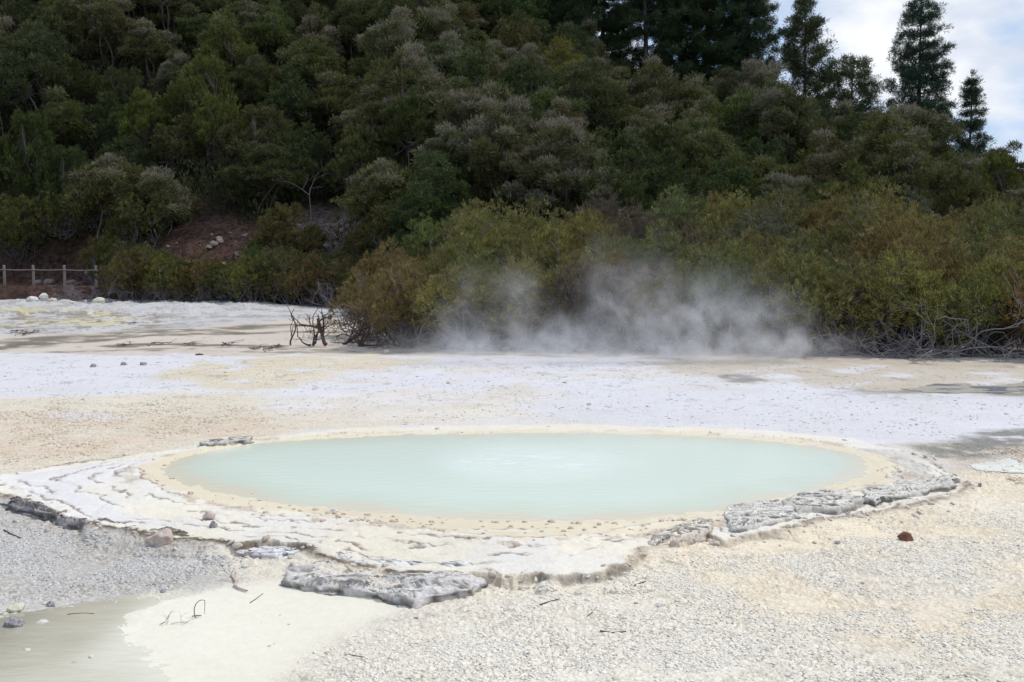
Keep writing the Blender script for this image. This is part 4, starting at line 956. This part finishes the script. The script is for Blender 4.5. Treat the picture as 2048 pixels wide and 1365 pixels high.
gravel('gravel', [([(1250, 1130), (1500, 1085), (1750, 1040), (2200, 1000), (2500, 1450), (480, 1450), (600, 1280), (850, 1215)], 1, -.10, 29)], 60000, .0095, gravel_mat('pale_chips', (.73, .65, .53), (.84, .79, .70)), 5, 'pale crusty sinter chips covering the near right plain')
gravel('grey_gravel', [([(-150, 1010), (0, 1015), (300, 1085), (560, 1110), (540, 1150), (380, 1180), (0, 1218), (-200, 1225)], 1, -.11, 37)], 20000, .0095, gravel_mat('grey_chips', (.48, .45, .42), (.68, .65, .61)), 6, 'grey sinter chips below the left ledge')
gravel('crust_crumbs', [([(-100, 800), (500, 800), (620, 840), (420, 880), (100, 925), (-100, 930)], 1, 0, 41), ([(1900, 900), (2200, 900), (2200, 1000), (1930, 985)], .35, -.1, 43)], 9000, .016, gravel_mat('tan_chips', (.52, .40, .29), (.78, .68, .54)), 7, 'tan crust crumbs on the flat left of the pool')

def rubble():
    rng = np.random.default_rng(15); V0, F0 = ico(2); n0 = 60000
    q = np.stack([rng.uniform(-9.5, 9, n0), rng.uniform(10, 19, n0)], 1); wx, wy = warp_edge(q[:, 0], q[:, 1]); d = sdpoly(wx, wy, OUTER); ds = sdpoly(q[:, 0] * .75 + wx * .25, q[:, 1] * .75 + wy * .25, SHORE)
    a = (rng.random(n0) < .30 * np.exp(-((d - .10) / .16) ** 2) * sstep(fbm(q[:, 0], q[:, 1], 1.5, 3, 401), .36, .55)) & (q[:, 1] < 17)
    b_ = (rng.random(n0) < .22 * np.exp(-((ds - .05) / .16) ** 2) * sstep(fbm(q[:, 0], q[:, 1], 2.5, 3, 402), .42, .56)) & (d < 0)
    q2 = q[a | b_]; isb = b_[a | b_]; n = len(q2); z = ground_z(q2[:, 0], q2[:, 1]); s_ = np.where(isb, .011, .024) * np.clip(np.exp(rng.normal(0, .5, n)), .3, 2.6); an = rng.random(n) * 6.28
    J = V0[None] * (1 + rng.normal(0, .16, (n, len(V0), 1))) * (s_[:, None] * np.stack([np.ones(n), rng.uniform(.5, .9, n), rng.uniform(.3, .6, n)], 1))[:, None, :]
    x = J[..., 0] * np.cos(an)[:, None] - J[..., 1] * np.sin(an)[:, None]; y = J[..., 0] * np.sin(an)[:, None] + J[..., 1] * np.cos(an)[:, None]; zz = J[..., 2] + x * rng.normal(0, .4, n)[:, None]
    V = np.stack([x + q2[:, 0:1], y + q2[:, 1:2], zz + z[:, None] + s_[:, None] * .05], -1).reshape(-1, 3); Fc = (F0[None] + (np.arange(n) * len(V0))[:, None, None]).reshape(-1, 3)
    o = obj('rubble', make_mesh('rubble', V, Fc, attrs={'var': np.repeat(rng.random(n), len(V0))}), gravel_mat('rim_rubble', (.36, .28, .21), (.76, .69, .60))); tag(o, 'broken brown and cream crust rubble round the terrace rim and shore', 'rubble', kind='stuff')
rubble()
gravel('flat_crumbs', [([(-100, 722), (1400, 722), (2150, 745), (2150, 900), (1700, 878), (1100, 850), (600, 862), (-100, 800)], 1, 0, 47)], 6500, .017, gravel_mat('mid_crumbs', (.34, .30, .27), (.80, .76, .72)), 8, 'small grey and pale crumbs strewn on the white flats behind the pool')
# ------------------------------------------------------------------ sinter ledges
def ledge(name, outline, ztop, zbot, label, seed, top=(.62, .60, .60), side=(.22, .20, .18), rough=.03, z=-.07, strata=6, lift=None, stain=.5):
    P = np.array(GP(outline, z)); n = 260
    Q = np.vstack([P, P[:1]]); seg = np.hypot(*np.diff(Q, axis=0).T); cs = np.concatenate([[0], np.cumsum(seg)]); t = np.linspace(0, cs[-1], n, endpoint=False)
    B = np.stack([np.interp(t, cs, Q[:, 0]), np.interp(t, cs, Q[:, 1])], 1)
    for _ in range(4): B = (np.roll(B, 1, 0) + B * 2 + np.roll(B, -1, 0)) / 4
    c = B.mean(0); nr2 = np.stack([np.roll(B, -1, 0)[:, 1] - np.roll(B, 1, 0)[:, 1], -(np.roll(B, -1, 0)[:, 0] - np.roll(B, 1, 0)[:, 0])], 1); nr2 = nr2 / (np.linalg.norm(nr2, axis=1)[:, None] + 1e-9)
    if np.sum((B - c) * nr2) < 0: nr2 = -nr2
    w = (fbm(B[:, 0], B[:, 1], 5, 4, seed) - .5) * .16; B = B + nr2 * w[:, None]
    rings = []; cols = []; Zb = zbot; top = np.clip(np.array(top) * np.array([1.24, 1.20, 1.12]), 0, .85); side = np.array(side) * 1.5
    for s_ in range(strata + 1):
        f = s_ / strata; off = (vnoise(B[:, 0] * 6 + s_ * 3.3, B[:, 1] * 6 + s_ * 5.1, seed + s_) - .5) * .07 - .01 * s_ + (.02 if s_ % 2 else 0)
        zz = zbot + (ztop - zbot) * f + (vnoise(B[:, 0] * 4 + s_, B[:, 1] * 4, seed + 40) - .5) * rough * (f > 0)
        p = B + nr2 * off[:, None]; rings.append(np.column_stack([p, zz]))
        v = fbm(B[:, 0], B[:, 1] + s_ * .9, 7, 3, seed + 60); cc = side * (.5 + v)[:, None] * (1.35 if s_ % 2 else .8)
        lightp = sstep(v, .48, .62)[:, None]; cols.append(cc * (1 - lightp) + top * .8 * lightp if s_ < strata else top * .9 + 0 * cc)
    K = 26
    for j in range(1, K + 1):
        f = 1 - (j / K) ** 1.0; p = c + (rings[strata][:, :2] - c) * f
        hq = (fbm(p[:, 0] * .8, p[:, 1] * 1.5, 2.6, 4, seed + 7, .55) - .5) * rough * 3.4 / .011; hq = (np.floor(hq) + sstep(hq - np.floor(hq), .75, 1.0)) * .011; zz = ztop + np.clip(hq, -.05, .06) * min(1, j / 3) + (fbm(p[:, 0], p[:, 1], 14, 3, seed + 17) - .5) * .012 + (.03 * (1 - f)) + (lift(p) if lift else 0)
        ridge = np.abs(fbm(p[:, 0] * .6, p[:, 1] * 1.6, 5, 3, seed + 9) - .5); qf = (fbm(p[:, 0] * .8, p[:, 1] * 1.5, 2.6, 4, seed + 7, .55) - .5) * rough * 3.4 / .011; qf = qf - np.floor(qf); crack = np.maximum(sstep(ridge, .013, .0), sstep(qf, .66, .80) * sstep(qf, 1.0, .9) * .8); zz = zz - crack * .03
        rings.append(np.column_stack([p, zz])); cst = sstep(fbm(p[:, 0] * .6, p[:, 1] * 1.7, 9, 4, seed + 11, .7), 0.95 - stain, 1.0 - stain)
        cv = top * (.85 + .3 * fbm(p[:, 0], p[:, 1], 9, 3, seed + 12))[:, None]; m = np.clip(crack * .8 + cst * .65, 0, .9)[:, None]
        cols.append(cv * (1 - m) + np.array([.085, .08, .065]) * m)
    V = np.concatenate(rings); C = np.concatenate(cols); nr_ = len(rings)
    i = np.arange(nr_ - 1)[:, None] * n + np.arange(n)[None]; j = np.arange(nr_ - 1)[:, None] * n + (np.arange(n)[None] + 1) % n
    Fc = np.stack([i, j, j + n, i + n], -1).reshape(-1, 4)
    o = obj(name, make_mesh(name, V, Fc, C, smooth=False), MR); tag(o, label, 'rock ledge', 'broken sinter ledges round the hot spring'); return o
ledge('rock_ledge', [(1438, 1052), (1455, 1032), (1500, 1022), (1560, 1020), (1590, 1035), (1600, 1055), (1560, 1068), (1500, 1082), (1462, 1080), (1445, 1066)], .075, -.14, 'large grey cracked slab beside the near right shore', 701, (.60, .58, .56), stain=.36)
ledge('rock_ledge', [(1560, 1030), (1580, 1012), (1640, 1000), (1700, 1004), (1730, 1018), (1712, 1034), (1650, 1044), (1590, 1046)], .095, -.14, 'grey slab with black stains, middle of the right ledges', 702, (.58, .56, .53), stain=.42)
ledge('rock_ledge', [(1715, 1018), (1725, 1000), (1760, 990), (1800, 985), (1850, 980), (1905, 968), (1922, 980), (1905, 995), (1850, 1006), (1790, 1016), (1750, 1026)], .085, -.16, 'long dark-faced ledge at the terrace\'s right corner', 703, (.62, .60, .57), (.11, .10, .09), stain=.34)
ledge('rock_ledge', [(1290, 1104), (1310, 1085), (1355, 1066), (1400, 1052), (1430, 1058), (1432, 1078), (1400, 1090), (1350, 1100), (1310, 1112)], .055, -.14, 'low crumbling ledge left of the large grey slab', 704, (.62, .57, .52), (.20, .16, .12), stain=.48)
ledge('rock_ledge', [(1228, 1138), (1240, 1120), (1275, 1105), (1310, 1100), (1300, 1118), (1262, 1134)], .02, -.14, 'small brownish ledge at the terrace\'s near corner', 705, (.62, .54, .47), (.2, .15, .11), stain=.4)
ledge('rock_ledge', [(555, 1168), (562, 1148), (600, 1140), (650, 1128), (720, 1142), (800, 1160), (900, 1168), (975, 1158), (985, 1172), (950, 1190), (880, 1202), (830, 1214), (780, 1205), (740, 1192), (660, 1186), (600, 1180)], -.030, -.17, 'long dark grey layered outcrop at the terrace\'s near edge', 706, (.60, .58, .58), (.17, .15, .13), rough=.10, stain=.40)
ledge('rock_ledge', [(430, 1102), (470, 1092), (560, 1094), (640, 1108), (720, 1130), (700, 1140), (640, 1130), (560, 1122), (480, 1114)], -.035, -.16, 'flat lilac-grey shelf under the left ledge', 707, (.66, .65, .68), (.2, .18, .17), stain=.33)
ledge('rock_ledge', [(600, 1102), (680, 1110), (760, 1130), (850, 1146), (908, 1150), (975, 1146), (972, 1153), (900, 1160), (800, 1157), (700, 1138), (620, 1118)], .0, -.15, 'thin pale shelf with dark underside above the layered outcrop', 712, (.66, .65, .66), (.12, .10, .085), rough=.05, stain=.36)
ledge('rock_ledge', [(980, 1150), (1040, 1146), (1120, 1150), (1180, 1144), (1230, 1136), (1235, 1148), (1180, 1160), (1100, 1164), (1030, 1168), (985, 1160)], -.015, -.15, 'pale brown-edged ledge at the terrace\'s near front', 708, (.80, .75, .66), (.34, .27, .20), stain=.2)
ledge('rock_ledge', [(395, 896), (430, 888), (480, 882), (508, 883), (505, 889), (460, 895), (420, 901)], .10, -.05, 'thin grey lip on the pool\'s far left rim', 709, (.60, .58, .54), (.22, .2, .17), z=0, rough=.02)
ledge('rock_ledge', [(-60, 978), (0, 990), (60, 1008), (110, 1026), (160, 1044), (210, 1056), (200, 1064), (140, 1056), (80, 1036), (20, 1020), (-60, 1005)], -.01, -.17, 'dark crumbling ledge at the left frame edge', 710, (.36, .34, .35), (.09, .08, .075), rough=.06, stain=.55)
ledge('rock_ledge', [(190, 1050), (250, 1060), (320, 1074), (400, 1080), (480, 1092), (470, 1098), (400, 1092), (330, 1086), (250, 1076), (195, 1066)], -.0, -.17, 'brown-stained ledge behind the elongated pink stone', 711, (.50, .45, .38), (.12, .095, .07), rough=.05, stain=.5)

# ------------------------------------------------------------------ driftwood and twigs on the near flat
def twig(name, pts, r, label, m=MDB, z=None, cat='twig', extra=()):
    g = Geo(); base = S(*pts[0]); P = []
    for a in pts:
        if len(a) == 2: x, y, zz = S(*a); P.append((x - base[0], y - base[1], zz - base[2] + r))
        else: P.append((a[0], a[1], a[2]))
    P = np.array(P); rad = np.linspace(r, r * .6, len(P)); g.tube(P, rad, 5)
    for e in extra: g.tube(np.array(e), np.linspace(r * .7, r * .3, len(e)), 4)
    o = obj(name, g.mesh(name), m, loc=base); tag(o, label, cat); return o
twig('driftwood', [(470, 1142), (464, 1155), (473, 1168), (469, 1174), (478, 1180), (494, 1185)], .016, 'crooked pinkish-brown driftwood on the edge of the cream mud', MRP, cat='driftwood')
def arch():
    x, y, z = S(395, 1235); k = y / F
    g = Geo(); t = np.linspace(0, 1, 10); P = np.stack([-.02 + .09 * np.sin(t * 1.57) ** 2 * 1 + 0 * t, 0 * t, .16 * np.sin(t * 1.9)], 1); P[:, 0] -= .03 * np.sin(t * 3.14)
    g.tube(P, np.linspace(.0045, .003, 10), 5); g.tube(np.array([P[-1], P[-1] + [-.005, 0, -.12]]), [.003, .002], 4); g.tube(np.array([[-.05, 0, .01], [.0, 0, .015], [.03, .02, .01]]), [.004, .005, .003], 4)
    o = obj('twig', g.mesh('twig'), MDB, loc=(x, y, z)); tag(o, 'thin bent twig arching up from the cream mud', 'twig')
arch()
dead('dead_seedling', gl(334, 1247), 720, .15, 6, MTW, .7, .5, 1, .0022, 'tiny dead seedling sprawled on the cream mud', 'twig')
for pts, r, lb in [([(500, 1207), (512, 1199), (526, 1188)], .004, 'thin twig above the bent arching twig'), ([(1080, 1211), (1100, 1204), (1120, 1200)], .006, 'thin dark twig on the near crust, left of two'), ([(1270, 1173), (1280, 1169), (1291, 1165)], .009, 'short dark stick below the brown-edged ledge'),
                   ([(1200, 1264), (1225, 1268), (1252, 1265)], .008, 'pale crooked stick on the near gravel'), ([(1174, 1235), (1185, 1225), (1192, 1217)], .004, 'thin slanting twig near the flat slab'), ([(135, 1232), (150, 1230), (170, 1229), (188, 1230)], .009, 'dark broken stick floating in the shallow water'), ([(8, 1062), (22, 1070), (42, 1078)], .010, 'grey stick on the gravel at the left edge'), ([(690, 1311), (710, 1313), (730, 1316)], .005, 'thin stick right of the flat reddish stone')]:
    twig('twig', pts, r, lb)
# dark bits along the far stream
for i, (px, py, w) in enumerate([(250, 692, 34), (320, 690, 40), (390, 691, 46), (455, 691, 36), (510, 699, 22), (540, 700, 20), (48, 672, 16), (35, 664, 24), (72, 665, 26), (270, 648, 14), (560, 693, 18)]):
    x, y, z = S(px, py); k = y / F * w * .5
    rng = np.random.default_rng(i); g = Geo(); g.tube(curve([-k, rng.normal(0, .2), .05], [k, rng.normal(0, .2), .04], rng, .04), np.linspace(.03, .015, 7), 5)
    for q in range(4): g.tube(curve([rng.uniform(-k, k), rng.normal(0, .4), .02], [rng.uniform(-k, k), rng.normal(0, .5), .03 + .1 * rng.random()], rng, .1), np.linspace(.022, .008, 7), 4)
    g.tube(curve([-k * .6, .25, .04], [k * .5, -.3, .03], rng, .05), np.linspace(.02, .01, 7), 4)
    g.V = [v_ * [1, 1.3, .45] + [0, 0, .035] for v_ in g.V]
    o = obj('driftwood', g.mesh('driftwood'), MDB, loc=(x, y, z)); tag(o, 'dark stick lying ' + ('on the left frame side of the far flat' if px < 100 else 'on the rough white bank' if py < 655 else 'by the far stream bed, left' if px < 400 else 'by the far stream bed, right'), 'driftwood', 'dark sticks stranded by the far stream')

# stones on the bare banks
for i in range(56):
    a = SCAR[0] if i < 28 else SCAR[1]
    x = a[0] + rp.uniform(-.9, .9) * a[2]; y = a[1] + rp.uniform(-.9, .6) * a[3]; w = rp.uniform(.15, .6)
    o = obj('boulder', rock_mesh(1000 + i, (w, w * .8, w * .7), 3), MRD, loc=(x, y, terr(x, y) - .05)); tag(o, 'pale rock on the reddish scarp' if i < 28 else 'pale rock on the pinkish bare bank', 'boulder', 'rocks on the bare banks')
for i in range(8):
    x = -32.5 + i * .9 + rp.uniform(-.3, .3); y = 74.5 + rp.uniform(-.5, .5); w = rp.uniform(.3, .8)
    o = obj('boulder', rock_mesh(1040 + i, (w, w * .8, w * .6), 3), MRD, loc=(x, y, terr(x, y) - .05)); tag(o, 'dull rock at the slope foot behind the fence', 'boulder', 'rocks behind the fence')

# ------------------------------------------------------------------ steam
def steam(name, x0, x1, y0, y1, z1, puffs, dens, label, nscale=.9, seed=0):
    cx, cyy = (x0 + x1) / 2, (y0 + y1) / 2
    V = np.array([(a, b, c) for c in (.02, z1) for a, b in ((x0, y0), (x1, y0), (x1, y1), (x0, y1))], float)
    Fc = np.array([(3, 2, 1, 0), (4, 5, 6, 7), (0, 1, 5, 4), (1, 2, 6, 5), (2, 3, 7, 6), (3, 0, 4, 7)])
    m = bpy.data.materials.new(name + '_vapour'); m.use_nodes = True; nt = m.node_tree; nt.nodes.clear()
    pos = geo_pos(nt)
    wv = nt.nodes.new('ShaderNodeTexNoise'); wv.inputs['Scale'].default_value = nscale; wv.inputs['Detail'].default_value = 3; nt.links.new(pos, wv.inputs['Vector'])
    ws = nt.nodes.new('ShaderNodeVectorMath'); ws.operation = 'SUBTRACT'; nt.links.new(wv.outputs['Color'], ws.inputs[0]); ws.inputs[1].default_value = (.5, .5, .5)
    w2 = nt.nodes.new('ShaderNodeVectorMath'); w2.operation = 'MULTIPLY_ADD'; nt.links.new(ws.outputs[0], w2.inputs[0]); w2.inputs[1].default_value = (1.6, 1.0, 1.3); nt.links.new(pos, w2.inputs[2])
    tot = None
    for (px_, py_, pz_, rx_, ry_, rz_, am) in puffs:
        a = nt.nodes.new('ShaderNodeVectorMath'); a.operation = 'SUBTRACT'; nt.links.new(w2.outputs[0], a.inputs[0]); a.inputs[1].default_value = (px_, py_, pz_)
        b = nt.nodes.new('ShaderNodeVectorMath'); b.operation = 'MULTIPLY'; nt.links.new(a.outputs[0], b.inputs[0]); b.inputs[1].default_value = (1 / rx_, 1 / ry_, 1 / rz_)
        c = nt.nodes.new('ShaderNodeVectorMath'); c.operation = 'DOT_PRODUCT'; nt.links.new(b.outputs[0], c.inputs[0]); nt.links.new(b.outputs[0], c.inputs[1])
        e = M_(nt, 'MULTIPLY', M_(nt, 'EXPONENT', M_(nt, 'MULTIPLY', c.outputs['Value'], -1.0)), am)
        tot = e if tot is None else M_(nt, 'ADD', tot, e)
    n = noise(nt, nscale * 1.7, 7, .66, w2.outputs[0])
    tot = M_(nt, 'MULTIPLY', tot, RAMP(nt, n, .34, .70))
    # fade at the walls of the box
    sx = nt.nodes.new('ShaderNodeSeparateXYZ'); nt.links.new(pos, sx.inputs[0])
    for ch, a, b, f in (('X', x0, x1, .8), ('Y', y0, y1, .5), ('Z', -1, z1, .6)):
        tot = M_(nt, 'MULTIPLY', tot, M_(nt, 'MULTIPLY', RAMP(nt, sx.outputs[ch], a, a + f), RAMP(nt, sx.outputs[ch], b, b - f)))
    pv = nt.nodes.new('ShaderNodeVolumePrincipled'); pv.inputs['Color'].default_value = (.93, .93, .95, 1); pv.inputs['Anisotropy'].default_value = .1
    nt.links.new(M_(nt, 'MULTIPLY', tot, dens), pv.inputs['Density'])
    o_ = nt.nodes.new('ShaderNodeOutputMaterial'); nt.links.new(pv.outputs[0], o_.inputs['Volume'])
    o = obj(name, make_mesh(name, V, Fc), m); tag(o, label, 'steam', kind='stuff'); return o
def pf(px, py, y, rx, rz, am, ry=.8):
    x, _, z = AT(px, py, y); return (x, y, z, rx, ry, rz, am)
k = 31.2
steam('steam', -5.6, 10.6, 28.6, 33.6, 5.2, [pf(880, 695, k, .9, .35, .45), pf(950, 665, k, .9, .55, .5), pf(1035, 600, k, .5, .8, .42), pf(1100, 670, k, .9, .55, .7), pf(1000, 700, k, 2.0, .3, .7), pf(940, 570, k, .5, .5, .16), pf(1160, 690, k, .8, .4, .6),
       pf(1215, 610, k, .6, .8, .42), pf(1280, 560, k, .7, .7, .24), pf(1330, 650, k, 1.4, .7, .7), pf(1440, 640, k, 1.2, .8, .62), pf(1540, 650, k, .8, .7, .5), pf(1600, 690, k, .9, .3, .3), pf(1400, 705, k, 2.8, .4, 1.2), pf(1560, 695, k, .8, .4, .6), pf(1220, 520, k, .5, .5, .14), pf(1380, 590, k, 1.2, .7, .22), pf(1180, 712, k, 3.2, .18, .8)],
      1.0, 'white steam drifting low along the foot of the thicket')
steam('pool_steam', -3.5, 7.5, 16.0, 27.5, 1.6, [pf(1250, 860, 19, 2.2, .5, .5, 2.2), pf(1560, 860, 20, 1.6, .45, .8, 2.4), pf(1300, 790, 23, 3.0, .5, .45, 2.5), pf(1000, 900, 17.5, 1.2, .3, .3, 1.5)], .24, 'thin steam veil over the hot spring')

# ------------------------------------------------------------------ labels of the plants
def art(t): return t
for r, info in ALLTREES:
    if info['kind'] == 'pine': continue
    x, y, z = r.location; px, py = proj((x, y, z + r['_h'] * .8)); hw = hword(px)
    if info['kind'] == 'hill':
        v = ('at the hill foot' if py > 400 else 'low on the hill' if py > 310 else 'midway up' if py > 210 else 'high up' if py > 110 else 'near the ridge' if py > 10 else 'at the frame top')
        lab = f"{info['sz']} {info['form']} {info['col']} tree {v} {hw}"
    elif info['kind'] == 'front':
        hw2 = ('left of the steam' if px < 820 else 'behind the steam\'s left end' if px < 960 else 'behind the left steam' if px < 1180 else 'behind the steam gap' if px < 1280 else 'behind the thickest steam' if px < 1480 else 'behind the steam\'s right end' if px < 1640 else 'right of the steam' if px < 1780 else 'above the grey brushwood' if px < 1900 else 'above the driftwood' if px < 2010 else 'at the right edge')
        v = ('front-row', 'second-row', 'third-row', 'fourth-row', 'mid-thicket', 'mid-thicket', 'rearward', 'rear-row', 'hindmost')[info['row']]
        lab = f"{info['sz']} {info['form']} {info['col']} {v} shrub {hw2}"
    else:
        hw2 = ('on the bank behind the fence' if px < 232 else 'beside the fence end' if px < 300 else 'below the reddish scarp' if px < 480 else 'below the gap of the banks' if px < 600 else 'below the pinkish bank' if px < 700 else 'where the thicket begins')
        lab = f"{info['form']} {info['col']} shrub {hw2}"
    r['label'] = ' '.join(lab.split()); LABELLED.append(r)
for r, _ in ALLTREES: del r['_h']
bpy.context.view_layer.update()
groups = {}
for o in LABELLED: groups.setdefault(o['label'], []).append(o)
ORD = ['', '', 'second', 'third', 'fourth', 'fifth', 'sixth', 'seventh', 'eighth', 'ninth', 'tenth', 'eleventh', 'twelfth', 'thirteenth', 'fourteenth', 'fifteenth', 'sixteenth', 'seventeenth', 'eighteenth', 'nineteenth', 'twentieth']
for lab, os_ in groups.items():
    if len(os_) < 2: continue
    os_.sort(key=lambda o: proj(o.location)[0]); n = len(os_)
    for i, o in enumerate(os_):
        if n == 2: s = ', the left one' if i == 0 else ', the right one'
        elif i == 0: s = ', the leftmost'
        elif i == n - 1: s = ', the rightmost'
        elif n == 3: s = ', the middle one'
        elif i + 1 <= 20 and i < n / 2 + .5: s = f', {ORD[i + 1]} from left'
        elif n - i <= 20: s = f', {ORD[n - i]} from right'
        else: s = ''
        o['label'] = lab + s
for o in LABELLED:
    if len(o['label'].split()) > 16: o['label'] = o['label'].replace('dense rounded ', '')
    if len(o['label'].split()) > 16: o['label'] = o['label'].replace('flat-topped ', '').replace('feathery ', '').replace('tiered ', '')
